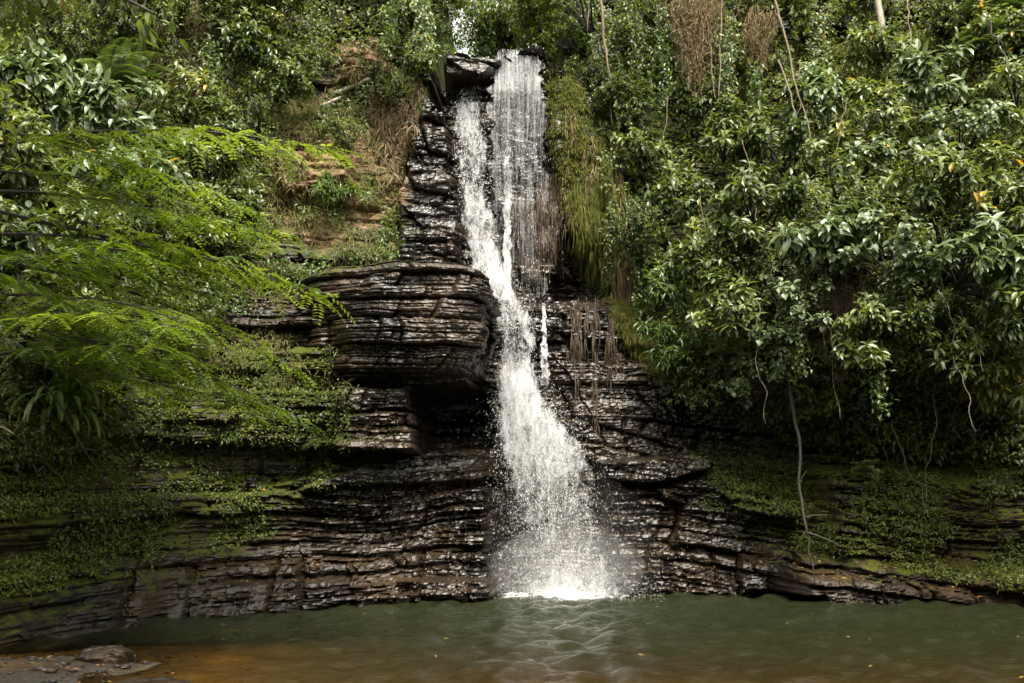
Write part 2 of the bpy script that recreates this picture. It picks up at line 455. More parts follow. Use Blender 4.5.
def tps_fit(c, y, lam=0.02):
    d = np.linalg.norm(c[:, None] - c[None], axis=-1)
    K = np.where(d > 0, d * d * np.log(d + 1e-12), 0) + lam * np.eye(len(c))
    Pm = np.concatenate([np.ones((len(c), 1)), c], 1)
    A = np.block([[K, Pm], [Pm.T, np.zeros((3, 3))]])
    return np.linalg.solve(A, np.concatenate([y, np.zeros(3)]))
TC = SP[:, [0, 2]]; TW = tps_fit(TC, SP[:, 1])
def tps(x, z):
    s = x.shape; q = np.stack([x.ravel(), z.ravel()], -1)
    d = np.linalg.norm(q[:, None] - TC[None], axis=-1)
    K = np.where(d > 0, d * d * np.log(d + 1e-12), 0)
    return (K @ TW[:-3] + TW[-3] + q @ TW[-2:]).reshape(s)

def bil(g, x0, dx, z0, dz, x, z):
    fx = np.clip((x - x0) / dx, 0, g.shape[1] - 1.001); fz = np.clip((z - z0) / dz, 0, g.shape[0] - 1.001)
    i = fx.astype(int); j = fz.astype(int); fx = fx - i; fz = fz - j
    return (g[j, i] * (1 - fx) + g[j, i + 1] * fx) * (1 - fz) + (g[j + 1, i] * (1 - fx) + g[j + 1, i + 1] * fx) * fz

XA, XB, ZA, ZB, STEP = -12.5, 12.5, -1.1, 13.5, 0.021
xs = np.arange(XA, XB, STEP); zs = np.arange(ZA, ZB, STEP)
GX, GZ = np.meshgrid(xs, zs)
cx = np.arange(XA - .5, XB + .6, 0.25); cz = np.arange(ZA - .5, ZB + .6, 0.25)
CGX, CGZ = np.meshgrid(cx, cz)
CG = tps(CGX, CGZ)
MAC = bil(CG, cx[0], 0.25, cz[0], 0.25, GX, GZ)

def poly_sd(pts, Yp, x, z):
    """signed distance (inside positive) to an outline given as picture points at distance Yp"""
    q = np.array([P(a, b_, Yp)[[0, 2]] for a, b_ in pts])
    n = len(q); dmin = np.full(x.shape, 1e9); ins = np.zeros(x.shape, bool)
    lo, hi = q.min(0) - 1.2, q.max(0) + 1.2
    ok = (x > lo[0]) & (x < hi[0]) & (z > lo[1]) & (z < hi[1])
    xx, zz = x[ok], z[ok]; dm = np.full(xx.shape, 1e9); inn = np.zeros(xx.shape, bool)
    for k in range(n):
        a, b_ = q[k], q[(k + 1) % n]; e = b_ - a
        tt = np.clip(((xx - a[0]) * e[0] + (zz - a[1]) * e[1]) / (e @ e), 0, 1)
        dm = np.minimum(dm, np.hypot(xx - a[0] - tt * e[0], zz - a[1] - tt * e[1]))
        c = (a[1] > zz) != (b_[1] > zz)
        inn ^= c & (xx < (b_[0] - a[0]) * (zz - a[1]) / (b_[1] - a[1] + 1e-12) + a[0])
    dmin[ok] = dm; ins[ok] = inn
    return np.where(ins, dmin, -dmin)

# bedding: layers, joints, blocks
def strata(X, Z, seed, tmin, tmax, wmin, wmax, amp, jamp, crack, cw, lean=0.0, pj=0.5):
    rng = np.random.default_rng(seed)
    bnd = [Z.min() - 1]
    while bnd[-1] < Z.max() + 1: bnd.append(bnd[-1] + tmin * (tmax / tmin) ** (rng.random() ** 1.5))
    bnd = np.array(bnd)
    i = np.clip(np.searchsorted(bnd, Z) - 1, 0, len(bnd) - 2)
    lo, hi = bnd[i], bnd[i + 1]
    th = hi - lo
    lay = (rng.random(len(bnd)) - 0.5)[i]
    w = (wmin * (wmax / wmin) ** rng.random(len(bnd)))[i] * (0.5 + th / tmax)
    ph = (rng.random(len(bnd)) * 50)[i]
    sl = ((rng.random(len(bnd)) - 0.5) * 1.3)[i]
    xx = (X + sl * (Z - lo)) / w + ph; c = np.floor(xx); f = xx - c
    jb = 0.5 + 0.44 * 2 * (h2(i, c, seed) - 0.5)
    cell = c + (f > jb)
    dj = np.abs(f - jb) * w
    act = h2(i, c, seed + 7) > 1 - pj                     # not every joint is open
    cell = np.where(act, cell, c + 1000)
    off = h2(i, cell, seed + 5) - 0.5
    tilt = h2(i, cell, seed + 9) - 0.35
    yaw = h2(i, cell, seed + 15) - 0.5
    dz = np.minimum(Z - lo, hi - Z)
    fade = 0.25 + 0.75 * sst(-0.25, 0.35, fbm(X * 0.7, Z * 0.9, seed + 21, 3))     # beds fade in and out along the wall
    y = amp * lay + jamp * off * (0.5 + 0.5 * fade) + lean * tilt * (Z - (lo + hi) / 2) + 0.25 * jamp * yaw * (f - 0.5)
    r = np.minimum(0.06, th * 0.3)
    y = y + r * 0.9 * np.clip(1 - dz / r, 0, 1) ** 2 + np.where(act, r * 0.6 * np.clip(1 - dj / r, 0, 1) ** 2, 0)
    cv = np.clip(1.7 * vn(X * 0.9, Z * 4, seed + 2) - 0.35, 0, 1.4)
    return y + crack * np.exp(-(dz / cw) ** 2) * cv * fade + np.where(act, crack * 0.6, 0) * np.exp(-(dj / cw) ** 2) * cv
dip = -0.13 * np.clip(GX - 2.2, 0, 5) + 0.05 * np.clip(GX + 1, -6, 0) * sst(2.2, 1.0, GZ)
tiltz = 0.20 * sst(0.3, 1.2, GZ) * sst(2.6, 1.6, GZ) * np.exp(-((GX + 2.0) / 0.9) ** 2)
ZZ = GZ - dip + tiltz + 0.05 * fbm(GX * 0.5, GZ * 0.6, 31, 3) + 0.045 * fbm(GX * 1.8, GZ * 2.5, 32, 4) + 0.02 * fbm(GX * 6, GZ * 8, 33, 3)
XX = GX + 0.22 * fbm(GX * 1.2, GZ * 1.6, 41, 4) + 0.04 * fbm(GX * 6, GZ * 7, 43, 3)
SA = strata(XX, ZZ, 101, 0.16, 0.95, 0.5, 2.4, 0.30, 0.34, 0.20, 0.035, 0.35, 0.55)
SB = strata(XX + 3, ZZ + 0.013, 202, 0.04, 0.22, 0.12, 0.9, 0.08, 0.09, 0.06, 0.014, 0.45, 0.35)
SC = strata(XX * 0.9 + GZ * .45, ZZ * 0.6 + GX * .16, 303, 0.16, 0.7, 0.2, 0.9, 0.16, 0.24, 0.10, 0.022, 0.4, 0.6)   # blocky, steep, by the upper fall
SD = strata(XX + 5, ZZ, 404, .035, .13, .12, .7, .05, .06, .05, .010, .35, .55)
BW = SA + SB
WX = GX + 0.30 * BW + 0.06 * fbm(GX * 2.2, GZ * 2.2, 5, 3); WZ = GZ + 0.06 * np.sign(BW) * np.abs(BW) ** .8 + 0.04 * fbm(GX * 1.7, GZ * 2.5, 9, 3)
def form(D, pts, Yp, depth, soft=0.06, lean=0.0, rnd=0.0, rel=False):
    """push the wall to `depth` inside an outline; lean tips the face back with height; rnd rounds its rim"""
    s = poly_sd(pts, Yp, WX, WZ)
    t = sst(-soft, soft, s)
    zc = np.mean([P(a, b_, Yp)[2] for a, b_ in pts])
    target = (D if rel else 0) + depth + lean * (GZ - zc)
    if rnd > 0:
        k = np.clip(1 - s / rnd, 0, 1); target = target + rnd * 0.8 * k ** 2.5
    return D * (1 - t) + target * t
D = MAC.copy()
D += 0.18 * fbm(GX * 0.5, GZ * 0.5, 21, 4)
# upper fall face stands back above the ledge at mid height
D = form(D, [(520, 302), (640, 300), (700, 440), (660, 600), (600, 660), (500, 660), (480, 380), (500, 302)], 16.3, 16.25, 0.12, 0.10)
D = form(D, [(455, 60), (545, 40), (556, 120), (566, 200), (560, 300), (470, 300), (448, 200), (446, 110)], 17.5, 17.35, 0.10, 0.10)
# wet slabs left of the upper fall, in three tilted pieces
D = form(D, [(398, 190), (440, 150), (458, 200), (462, 300), (400, 300)], 16.9, 16.75, 0.08, 0.16)
D = form(D, [(408, 120), (446, 105), (454, 200), (420, 230), (404, 205)], 17.1, 16.95, 0.07, 0.12)
D = form(D, [(432, 20), (452, 20), (452, 104), (442, 112), (432, 90)], 18.0, 19.6, 0.08)
D = form(D, [(452, 84), (498, 80), (490, 104), (452, 106)], 17.7, 18.7, 0.05)
D = form(D, [(444, 66), (456, 58), (474, 60), (498, 62), (496, 76), (484, 86), (468, 85), (446, 84)], 17.5, 17.15, 0.04, 0.5, 0.10)
# moss shoulder right of the upper fall
D = form(D, [(548, 70), (575, 60), (600, 110), (622, 200), (640, 290), (600, 300), (566, 296), (560, 200), (550, 120)], 17.0, 16.95, 0.14, 0.14, 0.25)
D = form(D, [(556, 232), (598, 236), (604, 296), (556, 298)], 17.0, 17.6, 0.08)
# left buttress
D = form(D, [(90, 392), (440, 388), (446, 436), (410, 446), (90, 440)], 14.3, -0.42, 0.05, 0.10, 0.08, rel=True)
D = form(D, [(336, 268), (398, 262), (450, 268), (470, 280), (478, 300), (482, 330), (482, 350), (476, 366), (470, 378), (414, 384), (336, 392)], 14.3, 14.9, 0.08, 0.16, 0.20)
D = form(D, [(340, 386), (416, 386), (422, 450), (340, 450)], 14.6, 14.12, 0.05, 0.06, 0.06)
D = form(D, [(418, 384), (488, 380), (496, 442), (424, 446)], 14.6, 17.2, 0.05)
D = form(D, [(190, 660), (190, 530), (240, 500), (300, 478), (372, 452), (440, 446), (488, 447), (503, 462), (507, 520), (509, 660)], 14.9, -0.22, 0.06, 0.0, 0.10, rel=True)
D = form(D, [(372, 462), (440, 446), (487, 450), (498, 478), (440, 482), (350, 486), (300, 492)], 14.7, -0.30, 0.05, 0.20, 0.08, rel=True)
D = form(D, [(125, 660), (120, 590), (210, 574), (400, 580), (509, 583), (511, 660)], 14.6, -0.20, 0.05, 0.03, 0.05, rel=True)
# near-left slabs
D = form(D, [(-80, 700), (-80, 575), (40, 556), (120, 566), (134, 600), (122, 660)], 12.0, -0.35, 0.10, 0.35, 0.15, rel=True)
D = form(D, [(-80, 540), (-80, 400), (40, 410), (92, 470), (100, 530), (40, 545)], 12.2, -0.35, 0.12, 0.10, 0.2, rel=True)
# bank: tan outcrop and broken ledges
D = form(D, [(334, 28), (350, 20), (372, 26), (374, 64), (332, 70)], 17.6, 18.05, 0.14, 0.40, 0.12)
D = form(D, [(292, 128), (350, 126), (345, 146), (294, 150)], 17.0, 17.5, 0.05)
D = form(D, [(276, 150), (340, 148), (350, 180), (290, 200), (276, 190)], 16.7, 16.5, 0.06, 0.35, 0.1)
D = form(D, [(348, 256), (404, 252), (402, 268), (350, 270)], 15.6, 16.3, 0.05)
# right: slabs right of the fall foot, low ledges under the hollow
D = form(D, [(600, 462), (700, 452), (716, 470), (640, 486), (600, 480)], 16.0, 15.75, 0.05, 0.25, 0.08)
D = form(D, [(604, 590), (606, 486), (660, 488), (720, 470), (830, 520), (840, 640), (610, 650)], 15.8, 15.7, 0.08, 0.14, 0.12)
D = form(D, [(800, 560), (1030, 585), (1120, 610), (1100, 700), (800, 690)], 14.4, 14.45, 0.30, 0.32, 0.1)
D = form(D, [(830, 470), (1100, 480), (1100, 580), (830, 556)], 15.2, 15.2, 0.12, 0.25, 0.2)
D = form(D, [(735, 602), (812, 604), (806, 591), (742, 590)], 15.5, 15.9, 0.04)
MACRO = D.copy()

earth = np.clip(sst(-1.9, -2.7, GX + 0.15 * (GZ - 5)) * sst(4.6, 5.6, GZ), 0, 1)
up = sst(4.9, 5.3, GZ) * sst(-3, -2, GX) * sst(4, 3, GX)
massive = sst(-0.15, 0.3, fbm(GX * 0.55 + 3, GZ * 0.8, 47, 3))
_bt = sst(-.1, .2, poly_sd([(340, 268), (398, 258), (470, 268), (492, 290), (502, 330), (498, 366), (480, 382), (336, 390)], 14.4, GX, GZ))
_rf = sst(-.3, .3, poly_sd([(545, 296), (660, 296), (740, 440), (720, 478), (560, 470)], 16.4, GX, GZ))
_sh = sst(-.15, .15, poly_sd([(546, 50), (585, 50), (612, 120), (640, 230), (660, 360), (610, 330), (592, 300), (560, 200)], 17.0, GX, GZ))
massive = np.maximum(massive, sst(-.3, .3, poly_sd([(560, 300), (660, 300), (740, 440), (720, 480), (600, 470)], 16.4, GX, GZ)))
massive = massive * (1 - .85 * sst(1.3, .8, GZ))
thin = (0.35 + 0.85 * sst(2.9, 1.4, GZ)) * (1 - 0.75 * massive) + 0.12
D = D + (SA * (1 - 0.7 * up) + SB * thin * (1 - 0.5 * up) + SC * up) * (1 - 0.55 * earth) * (1 - .75 * _sh) * (1 - .5 * _bt) * (1 - .55 * _rf) + SC * .7 * _rf + .5 * SB * _bt + SD * .9 * (1 - earth) * (1 - .8 * _sh) * (1 - .5 * up)
D += 0.05 * fbm(GX * 3.2, GZ * 5, 51, 4) + 0.018 * fbm(GX * 14, GZ * 24, 53, 3) + earth * 0.2 * fbm(GX * 1.6, GZ * 3, 57, 4)
# the stream bed behind the lip, and the slope above the gorge
lipz = 9.45 + 0.05 * fbm(GX * 3, GZ * 0, 61, 3)
lip = sst(-1.75, -1.30, GX) * sst(1.0, 0.7, GX)
D = D + lip * np.clip(GZ - lipz, 0, 3) * 5.0
SURF = D
def ysurf(x, z): return bil(SURF, XA, STEP, ZA, STEP, np.asarray(x, float), np.asarray(z, float))
def ymacro(x, z): return bil(MACRO, XA, STEP, ZA, STEP, np.asarray(x, float), np.asarray(z, float))
def hit(px, py, off=0.0):
    """where the sight line through a picture point meets the wall"""
    px = np.atleast_1d(np.asarray(px, float)); py = np.atleast_1d(np.asarray(py, float))
    ys = np.arange(9.5, 25.0, 0.05)
    out = np.full(px.shape, 24.0); done = np.zeros(px.shape, bool)
    for y in ys:
        q = P(px, py, y)
        h = (~done) & (ysurf(q[:, 0], q[:, 2]) <= y)
        out[h] = y; done |= h
        if done.all(): break
    return P(px, py, out + off)

gyz, gyx = np.gradient(SURF, STEP)
upn = sst(0.15, 0.9, gyz)
def region(pts, Yp, soft):
    return sst(-soft, soft, poly_sd(pts, Yp, WX + 0.25 * fbm(GX * 1.5, GZ * 1.5, 71, 3), WZ + 0.2 * fbm(GX * 1.5, GZ * 1.5, 73, 3)))
moss = 0.06 + 0.26 * upn
moss += 0.36 * region([(90, 400), (300, 330), (350, 400), (340, 450), (300, 520), (220, 560), (0, 640), (-60, 640), (-60, 400)], 13.3, 0.4)
moss += 0.32 * region([(700, 440), (840, 440), (1100, 450), (1100, 590), (900, 575), (800, 560), (720, 500)], 15.2, 0.4)
moss += 0.60 * region([(552, 70), (580, 60), (605, 120), (626, 230), (650, 330), (690, 400), (660, 390), (610, 310), (590, 290), (570, 180), (556, 120)], 17.0, 0.15)
moss += 0.26 * region([(290, 180), (404, 100), (412, 190), (400, 262), (340, 272), (250, 330), (240, 240)], 16.3, 0.25)
moss += 0.22 * region([(110, 330), (350, 330), (350, 392), (110, 400)], 14.6, 0.3)
moss += 0.7 * sst(9.5, 9.9, GZ) * sst(-1.8, -1.5, GX) * sst(1.6, 1.2, GX)
_vr = region([(600, -40), (1100, -40), (1100, 462), (900, 462), (800, 440), (730, 410), (690, 385), (655, 340), (632, 220), (612, 120)], 16.5, .3)
_vl = region([(-100, -60), (420, -60), (420, 40), (330, 70), (290, 110), (262, 240), (210, 330), (120, 400), (90, 520), (-100, 560)], 15.5, .3)
moss += .45 * np.maximum(_vr, _vl)
moss -= .6 * region([(322, 12), (384, 12), (386, 74), (322, 76)], 17.5, .12)
soil = 0.35 * np.maximum(_vr, _vl)
soil += 0.75 * region([(330, 20), (374, 18), (376, 66), (330, 70)], 17.5, 0.15)
soil += 1.0 * region([(268, 90), (345, 60), (400, 60), (405, 200), (330, 260), (262, 240)], 16.8, 0.3)
soil += 0.42 * region([(840, 30), (905, 20), (900, 70), (830, 75)], 18.7, 0.3)
soil = soil - 0.8 * upn * 0
wet = sst(6.2, 5.0, np.abs(GX)) * (1 - .35 * sst(-1.6, -2.8, GX)) * (1 - .35 * sst(3.2, 4.6, GX))
gf = grid_faces(len(zs), len(xs))
cliff = mk('cliff', np.stack([GX, SURF, GZ], -1).reshape(-1, 3), [gf], M['rock'], None,
           {'moss': np.clip(moss, 0, 1.2).ravel(), 'soil': np.clip(soil, 0, 1).ravel(), 'wet': wet.ravel()}, smooth=False)
tag(cliff, kind='structure')

def outcrop(x0, x1, z0, z1, y0, y1, seed, ex=.42, ez=.34):
    """a rounded, bedded block standing out of the wall"""
    nu, nv = 620, 330
    T, Ph = np.meshgrid(np.linspace(0, 2 * math.pi, nu), np.linspace(-math.pi / 2 + .002, math.pi / 2 - .002, nv))
    se = lambda a, e: (np.abs(np.cos(a)) ** (2 / e) + np.abs(np.sin(a)) ** (2 / e)) ** (-e / 2)
    hx, hy, hz = (x1 - x0) / 2, (y1 - y0) / 2, (z1 - z0) / 2
    rt, rp = se(T, ex), se(Ph, ez)
    cxy = rp * np.cos(Ph)
    X = hx * cxy * rt * np.cos(T); Y = hy * cxy * rt * np.sin(T); Z = hz * rp * np.sin(Ph)
    # the right end bulges and leans out over the hollow, the top falls away to the right
    k = (X / hx + 1) / 2
    Z = Z - .16 * k ** 3 * (Z > 0) * (Z / hz) + .05 * k
    X = X + .16 * k ** 2 * (Z / hz + .2) * (1 - .5 * (Z / hz + .2)) * 1.0
    Y = Y + 1.5 * np.clip(.62 - k, 0, 1) ** 1.4 * 1.6
    lump = .16 * fbm(T * 2.2 + 3, Z * 1.4, seed, 4)
    wx = X + .7 * Y + .10 * fbm(X * 2 + Y, Z * 2, seed + 1, 3); wz = Z + .05 * fbm(X * 1.4 + Y * 1.2, Z * 2.2, seed + 2, 4) + .03 * X
    disp = strata(wx, wz, seed + 4, .16, .5, .35, 1.1, .08, .17, .13, .022, .22, .75) + strata(wx + 5, wz, seed + 5, .035, .12, .10, .5, .05, .07, .05, .010, .35, .6) \
        + .03 * fbm(X * 5 + Y * 3, Z * 8, seed + 6, 4) + .012 * fbm(X * 18 + Y * 11, Z * 30, seed + 7, 3)
    nx, ny = np.cos(T) / hx, np.sin(T) / hy; l_ = np.hypot(nx, ny)
    f = np.clip(cxy, 0, 1) ** .6
    d = (lump - disp) * f
    V = np.stack([X + nx / l_ * d + (x0 + x1) / 2, Y + ny / l_ * d + (y0 + y1) / 2, Z + np.sign(Z) * .25 * (lump - disp) * (1 - f) + (z0 + z1) / 2], -1)
    mo = .10 + .34 * sst(.3, 1, Z / hz) + .22 * sst(.1, -.9, X / hx)
    o = mk('outcrop', V.reshape(-1, 3), [grid_faces(nv, nu)], M['rock'], None, {'moss': mo.ravel(), 'soil': np.zeros(mo.size), 'wet': np.ones(mo.size)}, False)
    tag(o, kind='structure'); return o
outcrop(-3.5, -0.32, 3.24, 4.98, 13.98, 16.6, 811)

# ------------------------------------------------------------------ unseen wooded slope behind the camera, added to cut the frontal sky light
hx_ = np.linspace(-46, 46, 190); ht_ = np.linspace(0, 1, 90)
HX, HT = np.meshgrid(hx_, ht_)
HY = -5.0 - 16 * HT - 0.0 * HX + 0.012 * HX ** 2 + 1.5 * fbm(HX * .2, HT * 4, 401, 3)
HZ = -0.3 + 15.0 * HT ** 0.8 + (1.1 * fbm(HX * .7, HT * 14, 403, 4) + .5 * fbm(HX * 2.5, HT * 40, 405, 3)) * sst(0, .15, HT)
mm, tt_, bb_, oo_ = newmat('wooded_slope')
g_ = N_(tt_, "ShaderNodeNewGeometry"); n_ = noise(tt_, 2.5, 6, .7, g_.outputs['Position'])
tt_.links.new(ramp(tt_, [(.3, (.012, .018, .006)), (.55, (.04, .06, .015)), (.8, (.09, .11, .03))], n_.outputs[0]).outputs[0], bb_.inputs['Base Color']); bb_.inputs['Roughness'].default_value = .7
hill = mk('unseen_hillside', np.stack([HX, HY, HZ], -1).reshape(-1, 3), [grid_faces(90, 190)], mm, smooth=False); tag(hill, kind='structure')

# ------------------------------------------------------------------ ground, pool
def bed(x, y):
    shore = (y - 8.4 + 0.05 * x) * 0.055 + 0.10
    left = np.maximum((x + 3.55 + 0.3 * (y - 9.2)) * 0.085, (y - 10.1) * 0.12)
    right = (9.5 - x) * 0.3
    d = np.minimum(np.minimum(shore, left), right)
    d = np.clip(d, -0.06, 0.5)
    return -d + 0.04 * fbm(x * 1.1, y * 1.1, 81, 4) + 0.025 * fbm(x * 4, y * 4, 83, 4) + 0.012 * fbm(x * 16, y * 16, 85, 2)
gx = np.concatenate([[-120, -60, -30, -18], np.arange(-12, 12.01, 0.07), [18, 30, 60, 120]])
gy = np.concatenate([[-120, -60, -25, -10, -4, 0, 3], np.arange(5, 19, 0.07), [22, 30, 60, 120]])
AX, AY = np.meshgrid(gx, gy)
bz = bed(AX, AY)
bz = np.where(AY > 18.5, -0.9, bz)
ground = mk('ground', np.stack([AX, AY, bz], -1).reshape(-1, 3), [grid_faces(len(gy), len(gx))], M['ground'], None, {'sediment': sst(0.02, -0.06, bz).ravel()}, smooth=True)
tag(ground, kind='structure')

FX, FY = 0.85, 15.62                       # foot of the fall
px_ = np.arange(-11, 11.01, 0.035); py_ = np.arange(6.2, 18.6, 0.035)
WXg, WYg = np.meshgrid(px_, py_)
rr = np.hypot(WXg - FX, (WYg - FY))
wz = 0 * WXg
rng = np.random.default_rng(5)
for k in range(34):
    lam = 0.18 * (1.3 / 0.18) ** rng.random(); a = rng.random() * 2 * math.pi
    kx, ky = math.cos(a) / lam * 2 * math.pi, math.sin(a) / lam * 2 * math.pi
    wz += 0.0080 * lam ** 0.75 * np.sin(kx * WXg + ky * WYg + rng.random() * 6.28 + 1.1 * fbm(WXg * .6, WYg * .6, 90 + k, 2))
wz += (0.022 * np.exp(-rr / 1.4) + 0.0035) * np.sin(rr * 2 * math.pi / 0.42 + 2.2 * fbm(WXg * .8, WYg * .8, 95, 3)) * sst(0.3, 1.0, rr)
wz += 0.05 * np.exp(-(rr / 0.7) ** 2) * (0.6 + fbm(WXg * 6, WYg * 6, 97, 4)) + 0.006 * np.exp(-rr / 3) * fbm(WXg * 9, WYg * 9, 99, 3)
dep = np.clip(-bed(WXg, WYg), 0, 2)
opac = 1 - np.exp(-np.clip(dep - .07, 0, 2) * 5.2)
foam = 0.95 * np.exp(-((WXg - FX) / 1.2) ** 2 - ((WYg - FY + .15) / 0.60) ** 2) * (.75 + .5 * fbm(WXg * 3, WYg * 3, 98, 3)) + 0.34 * np.exp(-rr / 1.5)
water = mk('pool_water', np.stack([WXg, WYg, wz], -1).reshape(-1, 3), [grid_faces(len(py_), len(px_))], M['pool'], None,
           {'depth': opac.ravel(), 'foam': foam.ravel()}, smooth=True)
tag(water, kind='structure')

# ------------------------------------------------------------------ waterfall
fall = empty('waterfall', (FX, FY, 0))
tag(fall, 'tall white waterfall dropping in two steps down the dark rock into the pool', 'waterfall')
def veil(name, rows, dens, yoff, seed, bulge=0.08, nu=40, nv=260, edge=0.16, ypts=None, mat='veil'):
    rows = np.array(rows, float)
    v = np.linspace(0, 1, nv); pyv = rows[0, 0] + (rows[-1, 0] - rows[0, 0]) * v
    l = np.interp(pyv, rows[:, 0], rows[:, 1]); r = np.interp(pyv, rows[:, 0], rows[:, 2])
    u = np.linspace(0, 1, nu)
    if ypts is None:
        yc = None
    yy = np.interp(pyv, [a for a, _ in ypts], [b_ for _, b_ in ypts])
    U, VV = np.meshgrid(u, v)
    PX = l[:, None] + (r - l)[:, None] * U; PY = pyv[:, None] + 0 * U
    Yd = yy[:, None] - bulge * np.sin(np.pi * U) - yoff + 0.05 * fbm(U * 5, VV * 12, seed, 3)
    Q = P(PX, PY, Yd)
    Q[..., 0] += 0.03 * fbm(U * 2, VV * 18, seed + 3, 3)
    fu = Q[..., 0]; fv = Q[..., 2]
    dr = np.interp(pyv, [a for a, _ in dens], [b_ for _, b_ in dens])
    e = np.minimum(sst(0, edge, U + 0.12 * fbm(U * 0, VV * 30, seed + 5, 3)), sst(0, edge, 1 - U + 0.12 * fbm(U * 0, VV * 30, seed + 7, 3)))
    dn = dr[:, None] - 0.5 * (1 - e)
    o = mk(name, Q.reshape(-1, 3) - np.array([FX, FY, 0]), [grid_faces(nv, nu)], M[mat], fall,
           {'fu': fu.ravel(), 'fv': fv.ravel(), 'dens': dn.ravel(), 'seed': np.full(fu.size, seed * 1.37)}, smooth=True)
    return o
YMAIN = [(50, 17.9), (85, 17.6), (130, 17.3), (290, 16.75), (305, 16.5), (380, 16.15), (470, 15.85), (596, 15.62)]
MAIN = [(84, 452, 484), (100, 449, 488), (130, 448, 491), (180, 451, 494), (230, 457, 502), (270, 464, 514), (300, 480, 530),
        (330, 486, 546), (380, 490, 545), (400, 488, 556), (430, 484, 584), (470, 487, 608), (530, 496, 630), (596, 502, 648)]
DM = [(84, .30), (105, .54), (140, .51), (240, .55), (280, .60), (300, .52), (350, .50), (385, .60), (430, .58), (500, .50), (560, .48), (596, .58)]
veil('cascade', MAIN, DM, 0.0, 1, 0.10, edge=.26, ypts=YMAIN)
veil('cascade', [(a, b_ + 4, c - 5) for a, b_, c in MAIN], [(a, b_ - .06) for a, b_ in DM], 0.13, 2, 0.14, ypts=YMAIN)
veil('cascade', [(a, b_ + 8, c - 14) for a, b_, c in MAIN], [(a, b_ - .12) for a, b_ in DM], 0.26, 3, 0.16, ypts=YMAIN)
THIN = [(49, 500, 534), (54, 495, 539), (62, 492, 542), (75, 490, 543), (100, 486, 546), (200, 488, 549), (298, 500, 548)]
veil('thin_veil', THIN, [(49, .44), (58, .54), (80, .60), (100, .54), (150, .50), (220, .46), (298, .42)], 0.02, 4, 0.05, 60, 260, 0.08, ypts=[(50, 18.1), (56, 17.6), (70, 17.5), (90, 17.25), (298, 16.75)], mat='thin')
veil('strand', [(120, 500, 512), (180, 503, 513), (240, 502, 512), (300, 500, 513)], [(120, .3), (160, .55), (300, .66)], 0.10, 5, 0.04, 14, 260, 0.2, ypts=[(50, 17.6), (90, 17.25), (298, 16.75)])
veil('trickle', [(303, 541, 546), (340, 541, 548), (385, 536, 553)], [(303, .62), (350, .66), (385, .5)], 0.05, 6, 0.03, 12, 140, 0.25, ypts=[(303, 16.35), (385, 16.05)])

def drops(n, rows, spread, seed, yw, smin, smax, stretch, ypts, wts=None, mist=0.0):
    rg = np.random.default_rng(seed)
    rows = np.array(rows, float)
    p0, p1 = rows[0, 0], rows[-1, 0]
    if wts is None: v = rg.random(n)
    else:
        g = np.linspace(0, 1, 400); wv = np.interp(p0 + g * (p1 - p0), [a for a, _ in wts], [b_ for _, b_ in wts]); c = np.cumsum(wv); v = np.interp(rg.random(n), c / c[-1], g)
    pyv = p0 + v * (p1 - p0)
    l = np.interp(pyv, rows[:, 0], rows[:, 1]); r = np.interp(pyv, rows[:, 0], rows[:, 2])
    u = np.clip(rg.normal(0.5, spread, n), -0.6, 1.6)
    # clumping in ragged comets
    u += 0.05 * fbm(u * 6, v * 40, seed + 3, 3)
    y = np.interp(pyv, [a for a, _ in ypts], [b_ for _, b_ in ypts]) - np.abs(rg.normal(0, yw, n))
    Q = P(l + (r - l) * u, pyv, y)
    s = smin * (smax / smin) ** (rg.random(n) ** 1.8)
    st = 1 + rg.random(n) * stretch
    d3 = np.stack([rg.normal(0, .22, n), rg.normal(0, .2, n), -np.ones(n)], -1); d3 = nrm(d3)
    A = nrm(np.cross(d3, np.array([0.3, 1, 0.1]))); B = np.cross(d3, A)
    ring = [A * math.cos(k * 2.094) + B * math.sin(k * 2.094) for k in range(3)]
    V = np.stack([Q - d3 * (s * st)[:, None]] + [Q + r_ * (s * .6)[:, None] for r_ in ring] + [Q + d3 * (s * st)[:, None]], 1)
    f = np.array([[0, 2, 1], [0, 3, 2], [0, 1, 3], [4, 1, 2], [4, 2, 3], [4, 3, 1]])
    off = np.arange(n)[:, None, None] * 5
    return V.reshape(-1, 3), (f[None] + off).reshape(-1, 3)
acc = Acc()
LOW = [(372, 492, 548), (400, 490, 560), (430, 490, 578), (470, 494, 594), (530, 504, 612), (600, 506, 634)]
for a in (drops(17000, LOW, .24, 1, .16, .002, .0065, 2.2, YMAIN, [(372, .3), (400, 1), (470, 1), (600, .9)]),
          drops(3500, LOW, .30, 2, .30, .002, .006, 2.0, YMAIN, [(372, .0), (430, .8), (600, 1)]),
          drops(6000, MAIN[:9], .22, 3, .12, .002, .006, 4, YMAIN, [(84, .1), (110, 1), (280, 1), (380, .5)]),
          drops(700, THIN, .30, 4, .08, .003, .006, 4, [(50, 17.6), (70, 17.5), (90, 17.25), (298, 16.75)], [(50, 1), (90, 1), (298, .5)]),
          drops(9000, [(535, 500, 626), (602, 498, 640)], .29, 5, .45, .0025, .007, 1.0, [(535, 15.75), (602, 15.6)], [(535, .0), (580, .5), (602, 1.6)])):
    acc.add(a[0] - np.array([FX, FY, 0]), None, a[1])
sp = acc.build('spray', M['drop'], fall)
sp['kind'] = 'stuff'

